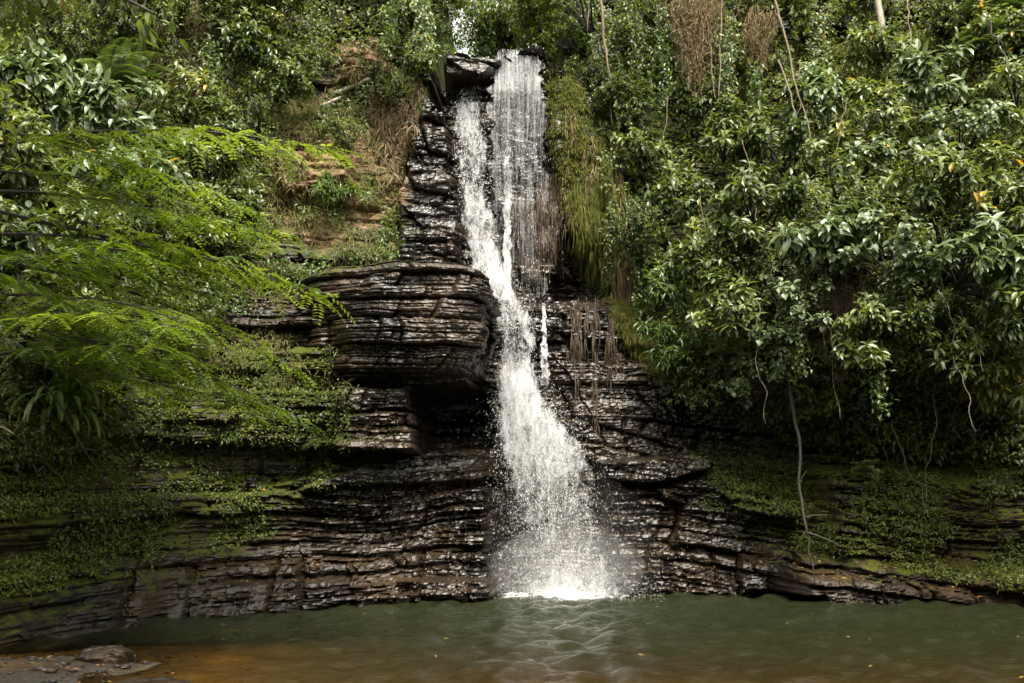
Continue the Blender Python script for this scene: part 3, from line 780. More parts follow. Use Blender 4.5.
# mist over the foot of the fall: two soft, very thin puffs
for i, (c, r, dn) in enumerate([((.85, 15.25, .35), (1.25, .55, .75), .20), ((.80, 15.3, .7), (1.5, .6, 1.3), .022)]):
    T, Ph = np.meshgrid(np.linspace(0, 2 * math.pi, 40), np.linspace(.01, math.pi - .01, 24))
    k = 1 + .12 * fbm(np.cos(T) * 2 + i, Ph * 2 + np.sin(T), 820 + i, 2)
    V = np.stack([np.cos(T) * np.sin(Ph) * r[0] * k, np.sin(T) * np.sin(Ph) * r[1] * k, np.cos(Ph) * r[2] * k], -1)
    V[..., 2] = np.maximum(V[..., 2], -c[2] + .07)
    mm = bpy.data.materials.new('fall_mist'); mm.use_nodes = True; tt = mm.node_tree
    tt.nodes.remove(tt.nodes['Principled BSDF']); pv = tt.nodes.new('ShaderNodeVolumePrincipled'); pv.inputs['Density'].default_value = dn; pv.inputs['Color'].default_value = (.96, .96, .96, 1)
    tt.links.new(pv.outputs[0], tt.nodes['Material Output'].inputs['Volume'])
    o = mk('mist', V.reshape(-1, 3), [grid_faces(24, 40)[:, ::-1]], mm, smooth=True); o.location = c; tag(o, kind='stuff')

# ------------------------------------------------------------------ boulders
def boulder(name, c, r, seed, label, mossv=0.2, wetv=1.0, soilv=0.0):
    nu, nv = 90, 60
    th = np.linspace(0, 2 * math.pi, nu); ph = np.linspace(0.001, math.pi - 0.001, nv)
    T, Ph = np.meshgrid(th, ph)
    d = np.stack([np.cos(T) * np.sin(Ph), np.sin(T) * np.sin(Ph), np.cos(Ph)], -1)
    # squared-off, layered stone
    e = np.sign(d) * np.abs(d) ** 0.6
    k = 1 + 0.08 * fbm(d[..., 0] * 5 + seed, d[..., 1] * 5 + d[..., 2] * 4, seed + 1, 3) + 0.2 * fbm(np.cos(T) * 1.5 + 7 + seed, d[..., 2] * 1.5 + np.sin(T) * 1.5, seed, 4)
    V = e * k[..., None] * np.array(r)
    V[..., 0:2] *= (1 + 0.03 * np.sin(V[..., 2:3] * 45 + seed))
    Vf = V.reshape(-1, 3)
    n = len(Vf)
    o = mk(name, Vf, [grid_faces(nv, nu)], M['rock'], None, {'moss': np.full(n, mossv) + 0.3 * np.clip(d[..., 2].ravel(), 0, 1) * mossv, 'soil': np.full(n, soilv), 'wet': np.full(n, wetv)}, True)
    o.location = c
    tag(o, label, 'rock')
    return o
c = P(104, 664, 9.75); boulder('stone', (c[0], c[1], 0.03), (.24, .2, .13), 5, 'rounded grey stone lying at the water edge, bottom left corner', .2, .4)
c = P(150, 690, 8.6); boulder('stone', (c[0], c[1], -0.02), (.34, .22, .09), 8, 'low pale stone half under the bottom edge of the picture', .1, .3, .25)
c = P(30, 672, 9.3); boulder('stone', (c[0], c[1], -0.03), (.55, .3, .12), 12, 'wide dark flat stone on the muddy bank in the bottom left corner', .3, .5)

# ------------------------------------------------------------------ plants: builders (local frame: -Y towards the viewer's side, root at the origin)
def rand_dirs(rg, n, back=0.25):
    d = nrm(rg.normal(0, 1, (n, 3)))
    d[:, 1] = np.where((d[:, 1] > back), -d[:, 1], d[:, 1])
    return d
def shrub(name, seed, rx, ry, rz, clumps, tips, per, L, W, mat, kind='8', droop=0.35, lift=0.25, spread=0.22, centre=(0, -.35, .25)):
    rg = np.random.default_rng(seed)
    root = empty(name)
    c0 = np.array(centre)
    rad = np.array([rx, ry, rz])
    cd = rand_dirs(rg, clumps)
    cr = (0.45 + 0.6 * rg.random(clumps) ** 0.7)[:, None]
    cc = c0 + cd * rad * cr
    ci = rg.integers(0, clumps, tips)
    td = nrm(rg.normal(0, 1, (tips, 3)))
    tp = cc[ci] + td * rad * spread * (0.4 + 0.8 * rg.random((tips, 1)))
    out = nrm(tp - c0 * 0.4)
    tw = nrm(out + np.array([0, -.15, .35]) + 0.35 * rg.normal(0, 1, (tips, 3)))
    n = tips * per
    ti = np.repeat(np.arange(tips), per); k = np.tile(np.arange(per), tips)
    t_ = tw[ti]
    A = nrm(np.cross(t_, np.array([.2, .3, .9]))); B = np.cross(t_, A)
    ang = k * 2.39996 + rg.random(tips)[ti] * 6.28 + rg.normal(0, .25, n)
    Dd = t_ * (0.30 + 0.2 * rg.normal(0, 1, (n, 1))) + A * np.cos(ang)[:, None] + B * np.sin(ang)[:, None] + np.array([0, -.18, -droop])
    Nn = np.array([0, -.25, 1.0]) + t_ * lift + 0.28 * rg.normal(0, 1, (n, 3))
    base = tp[ti] - t_ * (k * L * 0.16)[:, None]
    ctint = rg.normal(0.45, .13, clumps)
    tint = ctint[ci][ti] + rg.normal(0, .14, n)
    tint = np.clip(tint, 0.02, 0.95)
    odd = rg.random(n) < 0.003
    tint = np.where(odd, 1.0, tint)
    sc = rg.uniform(.65, 1.2, n)
    a = Acc(); leaves(a, base, Dd, Nn, L * sc, W * sc, tint, kind)
    a.build('foliage', M[mat], root)
    b_ = Acc()
    for q in range(clumps):
        pth = wander((0, 0.15, -0.05), cc[q], 9, 0.10, seed + q)
        tube(b_, pth, np.linspace(.020, .007, 9) * (0.6 + rz), 5)
    for q in range(0, tips, 3):
        tube(b_, np.stack([cc[ci[q]], (cc[ci[q]] + tp[q]) / 2 + rg.normal(0, .02, 3), tp[q]]), [.006, .005, .003], 4)
    b_.build('stem', M['twig'], root)
    return root
def fern(name, seed, nf, L, mat='fern', pin=15, pl=.15, pw=.017, arch=.9, stiff=.5):
    rg = np.random.default_rng(seed); root = empty(name)
    a = Acc(); b_ = Acc()
    for f in range(nf):
        az_ = rg.uniform(-2.6, -0.5); e = rg.uniform(.35, 1.2); Lf = L * rg.uniform(.7, 1.1)
        s = np.linspace(0, 1, 16)
        ang = e - arch * 1.6 * s ** 1.4
        hx = np.cumsum(np.cos(ang)) / 16 * Lf; hz = np.cumsum(np.sin(ang)) / 16 * Lf
        pts = np.stack([np.cos(az_) * hx, np.sin(az_) * hx, hz], -1)
        tube(b_, pts, np.linspace(.008, .002, 16), 4)
        T = nrm(np.gradient(pts, axis=0)); side = nrm(np.cross(T, np.array([0, 0, 1.0]))); up_ = np.cross(side, T)
        ss = np.linspace(.14, .99, pin); P0 = np.stack([np.interp(ss, s, pts[:, q]) for q in range(3)], -1)
        TT = np.stack([np.interp(ss, s, T[:, q]) for q in range(3)], -1); SS = np.stack([np.interp(ss, s, side[:, q]) for q in range(3)], -1); UU = np.stack([np.interp(ss, s, up_[:, q]) for q in range(3)], -1)
        ln = pl * (np.sin(np.pi * (ss * .82 + .16)) ** .7) * (L / .8)
        tn = np.clip(rg.normal(.5, .15), .1, .9)
        for sg in (-1, 1):
            leaves(a, P0, SS * sg + TT * stiff - np.array([0, 0, .15]), UU + rg.normal(0, .1, UU.shape), ln, pw, tn + rg.normal(0, .06, pin), '4')
    a.build('frond', M[mat], root); b_.build('stalk', M['twig'], root)
    return root
def strap(name, seed, n, L, W, mat):
    rg = np.random.default_rng(seed); root = empty(name); a = Acc()
    for k in range(n):
        az_ = rg.uniform(-3.0, -0.15); e = rg.uniform(.3, 1.35); Lf = L * rg.uniform(.6, 1.15); s = np.linspace(0, 1, 8)
        ang = e - rg.uniform(1.3, 2.3) * s ** 1.3
        hx = np.cumsum(np.cos(ang)) / 8 * Lf; hz = np.cumsum(np.sin(ang)) / 8 * Lf
        c = np.stack([np.cos(az_) * hx, np.sin(az_) * hx, hz], -1) + rg.normal(0, .06, 3)
        sd_ = np.array([-np.sin(az_), np.cos(az_), 0.0])
        wv = W * np.sin(np.pi * np.clip(s * .9 + .1, 0, 1)) ** .6 * .5
        V = np.stack([c - sd_ * wv[:, None], c + sd_ * wv[:, None]], 1).reshape(-1, 3)
        i = np.arange(7) * 2
        a.add(V, np.stack([i, i + 1, i + 3, i + 2], -1), None, np.clip(rg.normal(.55, .2), 0, .95))
    a.build('foliage', M[mat], root)
    return root

PROTO = {}
def grow(kind, q):
    """one of four different individuals of a kind; later plants of the kind are copies of these"""
    s = sum(map(ord, kind)) * 10 + q
    if kind == 'broad': return shrub('broadleaf_shrub', s, .62, .48, .55, 14, 120, 7, .145, .068, 'broad')
    if kind == 'large': return shrub('large_leaved_shrub', s, .6, .45, .5, 12, 80, 7, .195, .095, 'large', droop=.45)
    if kind == 'small': return shrub('small_leaved_shrub', s, .62, .42, .62, 22, 330, 7, .075, .036, 'small', '4', spread=.3)
    if kind == 'narrow': return shrub('narrow_leaved_shrub', s, .5, .4, .5, 12, 90, 9, .17, .042, 'narrow', droop=.55)
    if kind == 'round': return shrub('round_leaved_shrub', s, .6, .45, .55, 13, 110, 6, .105, .085, 'round', droop=.5)
    if kind == 'long': return shrub('long_leaved_shrub', s, .6, .45, .5, 11, 70, 7, .20, .06, 'broad', droop=.6, spread=.3)
    if kind == 'fern': return fern('fern', s, 11, .8)
    if kind == 'palm': return fern('palm_plant', s, 10, 1.1, 'narrow', 22, .20, .022, .8, .6)
    return strap('strap_leaved_plant', s, 60, .55, .032, 'narrow')
def plant(kind, px, py, size, label, group, cat, off=0.0, rz=None, tilt=0.0):
    L = PROTO.setdefault(kind, [])
    q = len(L)
    o = grow(kind, q) if q < 4 else dup(L[q % 4])
    L.append(o)
    p = hit(px, py)[0]
    o.location = (p[0], p[1] - off, p[2] - 0.12 * size)
    # turn the plant to face away from the wall it grows on
    yl = ysurf(p[0] - .5, p[2]); yr = ysurf(p[0] + .5, p[2])
    face = math.atan2(float(yr - yl), 1.0) * .7
    o.rotation_euler = (tilt, 0, face + (random.uniform(-.5, .5) if rz is None else rz))
    o.scale = (size,) * 3
    tag(o, label, cat, group)
    return o

RG_ = 'shrubs massed on the slope right of the fall'
LG_ = 'shrubs crowding the left bank'

# picture points of the shrubs, each with what tells it apart
BROAD = [
 # px, py, size, kind, off, label
 (688, 118, .95, 'broad', .5, 'yellow-tipped broad-leaved shrub at the foot of the dry brown creeper'),
 (640, 168, .85, 'broad', .4, 'pale round-leaved shrub nearest the green moss shoulder of the upper fall'),
 (718, 160, 1.0, 'broad', .6, 'bright glossy shrub below the yellow-tipped one'),
 (768, 176, 1.05, 'broad', .7, 'broad-leaved shrub where the two leaning tan stems end'),
 (676, 214, 1.0, 'broad', .6, 'pale-leaved shrub below the round-leaved one, right of the moss'),
 (815, 120, 1.0, 'large', .6, 'large-leaved whitish plant under the bare grey rocks'),
 (868, 72, .95, 'broad', .5, 'leafy shrub at the foot of the pale straight trunk'),
 (912, 104, 1.1, 'large', .7, 'big pale shrub right of the pale trunk, leaves catching the light'),
 (862, 150, 1.1, 'broad', .8, 'dense shrub in the middle of the bright upper slope'),
 (934, 162, 1.1, 'round', .8, 'dense shrub below the big pale shrub, with a yellow leaf'),
 (996, 126, 1.1, 'broad', .8, 'dark twiggy shrub at the right edge below the palm plant'),
 (978, 62, 1.1, 'broad', .7, 'bright green leafy shrub in the top right corner'),
 (828, 202, 1.1, 'round', .9, 'shrub with round heart-like leaves left of the shady gap'),
 (896, 214, 1.15, 'broad', 1.0, 'round-crowned shrub over the shady gap'),
 (966, 226, 1.15, 'broad', 1.0, 'broad shrub at the right side, level with the head of the moss'),
 (1018, 262, 1.1, 'long', 1.0, 'shrub cut by the right edge of the picture, halfway up'),
 (742, 236, 1.1, 'broad', .9, 'shrub with drooping white-lit leaves and tiny pink buds'),
 (796, 262, 1.15, 'large', 1.0, 'shrub with the whitest drooping leaves, in the centre of the slope'),
 (700, 272, 1.0, 'broad', .8, 'mid green shrub left of the pink-budded one'),
 (858, 282, 1.15, 'round', 1.2, 'outreaching shrub above the hanging brown roots'),
 (928, 292, 1.15, 'large', 1.2, 'pale umbrella-like shrub above the thin hanging liana'),
 (994, 332, 1.1, 'broad', 1.1, 'low shrub on the right, beside the forked liana'),
 (654, 306, .9, 'narrow', .6, 'narrow-leaved bright shrub beside the lower moss'),
 (664, 350, .85, 'narrow', .7, 'drooping narrow-leaved shrub over the wet slabs'),
 (722, 328, 1.0, 'broad', .9, 'dark shrub above the bright fern on the right wall'),
 (780, 336, 1.0, 'round', 1.1, 'shaded shrub behind the hanging brown roots'),
 (846, 352, 1.0, 'broad', 1.2, 'shaded shrub hanging over the dark hollow, middle'),
 (912, 372, 1.0, 'broad', 1.2, 'shaded shrub hanging over the dark hollow, right of the roots'),
 (976, 396, 1.0, 'long', 1.1, 'drooping shrub low on the right, over the mossy ledges'),
 (1024, 350, 1.1, 'broad', 1.1, 'shrub at the right edge above the low drooping one'),
 (1016, 440, .95, 'broad', 1.0, 'lowest shrub at the right edge, nearly on the mossy ledges'),
 (748, 388, .9, 'round', .9, 'dim shrub at the left end of the dark hollow'),
 (1012, 190, 1.1, 'broad', 1.0, 'shrub at the right edge, upper half, under the dark twiggy one'),
]
for x, y, sz, k, off, lab in BROAD:
    cat = 'shrub'
    plant(k, x, y, sz, lab, RG_, cat, off)
SMALL = [
 (585, 30, 1.1, 'small dark shrub beside the short hanging liana at the top'),
 (560, 12, 1.2, 'small-leaved dark shrub above the top right of the fall'),
 (598, 96, .9, 'small-leaved shrub along the upper edge of the moss'),
 (628, 62, 1.1, 'dark small-leaved bush right of the long pale liana'),
 (622, 128, .9, 'dark bush between the moss and the round-leaved shrub'),
 (650, 22, 1.2, 'dark bush at the top left of the dry creeper'),
 (745, 30, 1.2, 'dark bush at the top right of the dry creeper'),
 (742, 92, 1.1, 'dark bush between the dry creeper and the leaning tan stems'),
 (800, 40, 1.1, 'dark bush at the top, right of the leaning tan stems'),
 (626, 236, .8, 'small glossy bush at the middle of the moss edge'),
 (640, 268, .8, 'small glossy bush at the lower moss edge'),
 (700, 380, 1.0, 'shaded small-leaved bush over the end of the wet slabs'),
 (760, 292, 1.2, 'fine-leaved bush between the white-leaved shrubs'),
 (830, 232, 1.2, 'fine-leaved bush in the shade above the white-leaved shrub'),
 (940, 250, 1.2, 'fine-leaved bush in the shade on the right'),
 (880, 330, 1.2, 'fine-leaved bush above the dark hollow'),
 (960, 350, 1.2, 'fine-leaved bush left of the forked liana'),
 (930, 30, 1.2, 'fine-leaved bush behind the palm plant'),
 (1010, 20, 1.3, 'fine-leaved bush in the very top right corner'),
 (870, 20, 1.1, 'dark bush behind the pale straight trunk'),
 (690, 60, 1.1, 'dark bush behind the dry brown creeper'),
 (800, 400, 1.0, 'dim bush at the back of the dark hollow'),
]
SMALL += [(556, 34, .7, 'small dark bush at the right end of the lip'), (568, 52, .6, 'lowest dark bush at the head of the moss')]
for x, y, sz, lab in SMALL: plant('small', x, y, sz, lab, RG_, 'bush', .45)
plant('palm', 944, 40, 1.0, 'feathery palm plant standing out near the top right corner', None, 'palm', .8, 0.1)
plant('palm', 968, 74, .8, 'yellowing palm plant with dry drooping fronds, top right', None, 'palm', .9, -.4)
plant('fern', 718, 362, .95, 'bright fern on the right wall under the dark shrub', None, 'fern', .9, 0.3)
plant('fern', 690, 396, .8, 'fern drooping over the upper end of the wet slabs', None, 'fern', .7, 0.3)
plant('fern', 620, 84, .7, 'pale fern beside the long hanging liana', None, 'fern', .5, 0.0)
plant('fern', 985, 480, .7, 'fern hanging over the mossy ledge at the right', None, 'fern', .4, 0.0)
plant('fern', 846, 470, .7, 'dim fern hanging from the roof of the dark hollow', None, 'fern', .9, 0.0)

LEFT = [
 (30, 96, 1.2, 'broad', .9, 'dark broad-leaved shrub at the upper left edge'),
 (84, 128, 1.2, 'large', 1.0, 'shrub with grey-white shining leaves, upper left'),
 (140, 140, 1.1, 'large', .9, 'shrub with the brightest shining leaves, left of the bank'),
 (198, 122, 1.0, 'broad', .6, 'shrub with a few white leaves at the top of the straw slope'),
 (60, 190, 1.2, 'broad', 1.0, 'leafy shrub behind the feathery branches, left edge'),
 (150, 196, 1.15, 'large', .9, 'shining shrub just above the feathery branches'),
 (210, 190, 1.0, 'broad', .6, 'shrub with narrow drooping white leaves beside the brown bank'),
 (110, 250, 1.1, 'broad', .8, 'shaded shrub behind the middle of the feathery tree'),
 (30, 270, 1.2, 'broad', .9, 'dark shrub at the left edge behind the feathery tree'),
 (60, 340, 1.1, 'broad', .8, 'dark shrub under the feathery branches at the left'),
 (14, 384, .9, 'broad', .5, 'darkest shrub, at the left edge above the tan stick'),
 (110, 350, .9, 'broad', .6, 'shaded shrub above the strap-leaved plant'),
 (330, 200, .6, 'narrow', .4, 'bright yellow-green shrub alone on the brown bank'),
 (404, 34, .75, 'broad', .4, 'light green bush left of the dark cleft at the top'),
 (410, 72, .6, 'broad', .35, 'lower light green bush beside the dark cleft'),
 (286, 26, .7, 'broad', .4, 'green shrub left of the tan rock outcrop'),
 (248, 62, .95, 'broad', .5, 'green shrub below the arching ferns'),
 (282, 98, .8, 'broad', .4, 'dark green shrub at the left of the brown bank'),
 (232, 150, .8, 'broad', .5, 'dark shrub between the straw and the brown bank'),
 (236, 236, .9, 'broad', .5, 'shrub at the foot of the brown bank, behind feathery tips'),
]
for x, y, sz, k, off, lab in LEFT: plant(k, x, y, sz, lab, LG_, 'shrub', off)
LSMALL = [
 (130, 40, 1.2, 'small-leaved bush in the shade at the top left'), (180, 20, 1.2, 'small-leaved bush at the top edge, left of the straw slope'),
 (230, 20, 1.1, 'small-leaved bush at the top edge above the arching ferns'), (338, -26, .7, 'small-leaved bush at the top edge above the tan outcrop'),
 (392, 2, .8, 'small-leaved bush at the top edge, left of the dark cleft'), (270, 10, 1.1, 'small-leaved bush right above the fern pair'),
 (380, 88, .6, 'little bush beside the pale log'), (262, 130, .8, 'little dark bush at the left rim of the bank'),
 (352, 150, .55, 'little bush on the brown bank under the pale logs'), (400, 100, .5, 'little bush above the wet slabs of the upper fall'),
 (286, 66, .6, 'bush between fern and tan outcrop'), (178, 240, 1.0, 'bush in deep shade behind the feathery tree'),
 (120, 300, 1.0, 'bush in shade under the feathery tree'), (24, 440, .7, 'bush in the darkest part of the left edge'),
 (90, 380, .8, 'bush behind the strap-leaved plant'), (190, 330, .6, 'low bush on the ledge under the feathery tips'),
 (70, 60, 1.2, 'dark bush behind the overhanging branch, top left'), (20, 200, 1.2, 'dark bush behind the feathery tree at the left edge'),
]
LSMALL += [(432, 6, .9, 'bush at the top edge right above the dark cleft'), (434, 44, .5, 'small bush overhanging the dark cleft beside the sky gap')]
for x, y, sz, lab in LSMALL: plant('small', x, y, sz, lab, LG_, 'bush', .4)
plant('strap', 96, 402, 1.9, 'long strap-leaved plant hanging in the shade at the left', None, 'plant', .95, .1)
plant('strap', 350, 196, .75, 'pale strap-leaved tuft hanging on the brown bank', None, 'plant', .25, .2)
plant('fern', 232, 44, .95, 'arching fern high on the left slope, upper of the pair', None, 'fern', .6, .2)
plant('fern', 262, 60, .9, 'arching fern high on the left slope, lower of the pair', None, 'fern', .6, .4)
plant('fern', 150, 90, 1.2, 'feather-like fern above the shining shrub at the left', None, 'fern', .9, .4)
plant('palm', 128, 100, .9, 'palm-like plant with a rust-coloured frond tip, upper left', None, 'palm', .9, .5)
plant('fern', 130, 390, .7, 'fern on the ledge above the mossy left wall', None, 'fern', .3, .2)

LEDGE = 'little plants rooted on the wet ledges'
for k, x, y, sz, lab in [
    ('fern', 172, 392, .42, 'small fern on the upper left ledge, nearest the strap-leaved plant'), ('fern', 262, 386, .40, 'small fern on the upper left ledge, nearer the jutting block'),
    ('strap', 228, 436, .42, 'grassy tuft on the middle left ledge'), ('fern', 318, 444, .36, 'small fern at the right end of the middle left ledge'),
    ('fern', 150, 500, .38, 'small fern low on the mossy left wall'), ('strap', 336, 352, .40, 'grassy tuft left of the jutting block'),
    ('fern', 736, 462, .42, 'small fern where the right hollow meets the wet slabs'), ('strap', 876, 500, .36, 'grassy tuft on the mossy right ledge, centre'),
    ('fern', 936, 520, .36, 'small fern on the mossy right ledge below the thin dark liana'), ('fern', 402, 246, .34, 'small fern between the bank and the upper wet slabs'),
    ('fern', 580, 262, .40, 'small fern in the hollow under the moss strip')]:
    plant(k, x, y, sz, lab, LEDGE, 'plant', .04)

# ------------------------------------------------------------------ feathery tree at the left
def feather_branch(seed, L):
    """one limb with flat sprays of small leaflets, growing along +X"""
    rg = np.random.default_rng(seed)
    a, b_ = Acc(), Acc()
    s = np.linspace(0, 1, 14)
    limb = np.stack([s * L, 0.25 * fbm(s * 2 + seed, s * 0, seed, 2) * L * .3, 0.10 * L * s - 0.16 * L * s ** 2.2 + .03 * fbm(s * 5, s * 0, seed + 2, 2)], -1)
    tube(b_, limb, np.linspace(.020, .005, 14), 5)
    nt_ = int(L / .17)
    for k in range(nt_):
        f = .16 + .84 * (k + rg.random() * .6) / nt_
        p = np.array([np.interp(f, s, limb[:, q]) for q in range(3)])
        sg = 1 if k % 2 else -1
        az_ = sg * rg.uniform(.5, 1.15); tl = (.95 - .55 * f) * rg.uniform(.6, 1.1)
        dr_ = np.array([math.cos(az_), math.sin(az_), rg.uniform(-.12, .08)])
        ts = np.linspace(0, 1, 6)[:, None]
        tw = p + dr_ * ts * tl - np.array([0, 0, .16]) * ts ** 2 * tl
        tube(b_, tw, np.linspace(.006, .002, 6), 4)
        nl = max(3, int(tl / .075))
        for j in range(nl):
            g = .12 + .88 * (j + .5) / nl
            q0 = p + dr_ * g * tl - np.array([0, 0, .16]) * g ** 2 * tl
            sj = 1 if j % 2 else -1
            a2 = az_ + sj * rg.uniform(.6, 1.0)
            Lr = rg.uniform(.16, .27); d2 = np.array([math.cos(a2), math.sin(a2), rg.uniform(-.6, 0.1)])
            m_ = 7; h_ = np.linspace(.1, 1, m_)[:, None]
            pp = q0 + d2 * h_ * Lr - np.array([0, 0, .25]) * h_ ** 2 * Lr
            side = nrm(np.cross(d2, np.array([0, 0, 1.0]))); upv = nrm(np.array([0, 0, 1.0]) + rg.normal(0, .32, 3))
            tn = np.clip(rg.normal(.5, .24), .02, .92)
            ll = .066 * np.sin(np.pi * (h_[:, 0] * .8 + .1)) ** .5
            for z_ in (-1, 1):
                leaves(a, pp, side * z_ + d2 * .45 + rg.normal(0, .08, (m_, 3)), np.broadcast_to(upv, (m_, 3)) + rg.normal(0, .12, (m_, 3)), ll * rg.uniform(.85, 1.15, m_), .028, np.clip(tn + rg.normal(0, .10, m_), 0, .95), '4')
    return a, b_
FB = []
def feathery_tree(bx, by, label, specs, hgt, rad):
    root = empty('feathery_tree', (bx, by, 0)); tag(root, label, 'tree')
    t_ = Acc(); tube(t_, wander((0, 0, -.3), (0.1, .1, hgt), 16, .18, int(by * 7)), np.linspace(rad, rad * .45, 16), 8)
    t_.build('trunk', M['bark'], root)
    for i, (z, az_, tiltv, sc) in enumerate(specs):
        if len(FB) < 4:
            a, b_ = feather_branch(60 + len(FB), 3.0)
            o = b_.build('branch', M['twig'], root); f = a.build('foliage', M['feather'], o)
            FB.append(o)
        else:
            o = dup(FB[i % 4]); o.parent = root
        o.location = (0.05, 0.05, z); o.rotation_euler = (random.uniform(-.15, .15), tiltv, az_); o.scale = (sc, sc, sc)
    return root
rr_ = random.Random(4)
sp1 = [(3.05 + .225 * k, rr_.uniform(-.8, .75), rr_.uniform(-.05, .24), rr_.uniform(.85, 1.28)) for k in range(12)]
feathery_tree(-5.7, 10.4, 'feathery bright green tree spreading flat branches from the left edge', sp1, 7.0, .13)
sp2 = [(3.2 + .22 * k, rr_.uniform(-.9, .6), rr_.uniform(-.05, .22), rr_.uniform(.8, 1.2)) for k in range(6)]
feathery_tree(-6.3, 11.4, 'second feathery tree, smaller and shaded, behind the flat bright branches', sp2, 7.2, .11)

# big tree added to shade the left wall; only the hem of its crown shows
def shade_tree(base, top, crown, seed, n, L):
    rg = np.random.default_rng(seed); root = empty('shade_tree', tuple(base)); tag(root, 'large dark tree added on the near left bank, its crown shading the left wall', 'tree')
    t_, a = Acc(), Acc(); top = np.array(top, float) - np.array(base, float)
    tube(t_, wander((0, 0, -.4), top, 16, .25, seed), np.linspace(.24, .10, 16), 9)
    cl = 46; cc = top + nrm(rg.normal(0, 1, (cl, 3))) * np.array(crown) * (.35 + .7 * rg.random((cl, 1)) ** .6)
    for q in range(cl): tube(t_, wander(top * rg.uniform(.75, 1), cc[q], 8, .15, seed + q), np.linspace(.05, .008, 8), 5)
    ci = rg.integers(0, cl, n); pp = cc[ci] + rg.normal(0, .24, (n, 3)); ct = rg.normal(.42, .14, cl)
    leaves(a, pp, rg.normal(0, 1, (n, 3)) + np.array([0, -.1, -.5]), np.array([0, 0, 1]) + rg.normal(0, .4, (n, 3)), L * rg.uniform(.6, 1.25, n), L * .45 * rg.uniform(.8, 1.2, n), np.clip(ct[ci] + rg.normal(0, .14, n), 0, .95), '8')
    t_.build('trunk', M['bark'], root); a.build('crown', M['broad'], root)
shade_tree((-7.6, 7.6, .2), (-5.4, 8.7, 7.4), (2.5, 2.1, 1.3), 701, 11000, .13)

# overhanging dark branch in the top left corner
def leafy_limb(name, pts, rad, seed, n, L, W, mat, label, cat, spread=.35):
    rg = np.random.default_rng(seed); root = empty(name, tuple(pts[0])); tag(root, label, cat)
    pts = np.asarray(pts, float) - np.asarray(pts[0], float)
    s = np.linspace(0, 1, len(pts)); ss = np.linspace(0, 1, 20)
    line = np.stack([np.interp(ss, s, pts[:, q]) for q in range(3)], -1) + .05 * np.stack([fbm(ss * 4, ss * 0 + q, seed + q, 2) for q in range(3)], -1)
    b_, a = Acc(), Acc()
    tube(b_, line, np.linspace(rad, rad * .3, 20), 6)
    for k in range(n):
        f = rg.random(); p = np.array([np.interp(f, ss, line[:, q]) for q in range(3)])
        d = nrm(rg.normal(0, 1, 3) * np.array([1, 1, .7]) + np.array([0, 0, -.25])); l_ = spread * rg.uniform(.4, 1.3)
        tw = p + d * np.linspace(0, 1, 5)[:, None] * l_ - np.array([0, 0, .2]) * np.linspace(0, 1, 5)[:, None] ** 2 * l_
        tube(b_, tw, [.005, .004, .004, .003, .002], 4)
        m_ = 7; g = rg.random(m_); pp = p + d * g[:, None] * l_
        leaves(a, pp, d + rg.normal(0, .7, (m_, 3)) + np.array([0, 0, -.5]), np.array([0, -.2, 1]) + rg.normal(0, .4, (m_, 3)), L * rg.uniform(.7, 1.2, m_), W * rg.uniform(.8, 1.2, m_), np.where(rg.random(m_) < .012, 1.0, np.clip(rg.normal(.45, .18, m_), 0, .95)))
    b_.build('limb', M['twig'], root); a.build('foliage', M[mat], root)
    return root
leafy_limb('overhanging_branch', [(-5.2, 7.2, 6.4), (-4.2, 7.0, 5.9), (-3.3, 6.8, 5.45), (-2.5, 6.9, 5.05)], .03, 5, 75, .12, .06, 'broad', 'dark leafy branch hanging into the top left corner', 'branch', .4)
leafy_limb('overhanging_branch', [(-5.0, 6.6, 5.4), (-4.2, 6.5, 4.9), (-3.4, 6.6, 4.35)], .03, 6, 80, .11, .055, 'broad', 'dark leafy branch along the left edge below the top corner one', 'branch', .4)

# ------------------------------------------------------------------ trees beyond the lip and along the rim
def rim_tree(name, base, h, crown, seed, label, group, mat='small', n=2600, L=.13, trunk=.10, tmat='bark', lean=(0, 0)):
    rg = np.random.default_rng(seed); root = empty(name, tuple(base)); tag(root, label, 'tree', group)
    t_ = Acc(); top = np.array([lean[0], lean[1], h])
    tube(t_, wander((0, 0, -.4), top, 14, .12, seed), np.linspace(trunk, trunk * .4, 14), 7)
    a = Acc(); cl = 34
    cc = top + rand_dirs(rg, cl, 2) * np.array(crown) * (.3 + .75 * rg.random((cl, 1)))
    for q in range(0, cl, 2): tube(t_, wander(top * rg.uniform(.55, .95), cc[q], 6, .1, seed + q), np.linspace(trunk * .3, .008, 6), 4)
    ci = rg.integers(0, cl, n)
    pp = cc[ci] + rg.normal(0, 1, (n, 3)) * np.array(crown) * .17
    ct = rg.normal(.5, .15, cl)
    leaves(a, pp, rg.normal(0, 1, (n, 3)) + np.array([0, -.2, -.45]), np.array([0, -.3, 1]) + rg.normal(0, .4, (n, 3)), L * rg.uniform(.6, 1.2, n), L * .48 * rg.uniform(.7, 1.2, n), np.clip(ct[ci] + rg.normal(0, .14, n), 0, .95), '8')
    t_.build('trunk', M[tmat], root); a.build('crown', M[mat], root)
    return root
GT = 'trees standing beyond the lip of the fall'
def Pt(px, py, Y): return P(px, py, Y).reshape(3)
rim_tree('forest_tree', Pt(505, 82, 23.5), 1.5, (1.1, .9, .9), 1, 'bright leafy tree right above the lip of the fall', GT, 'broad', 3000, .14)
rim_tree('forest_tree', Pt(548, 78, 22.0), 1.5, (.9, .8, 1.1), 2, 'darker tree above the right end of the lip', GT, 'small', 2600, .13)
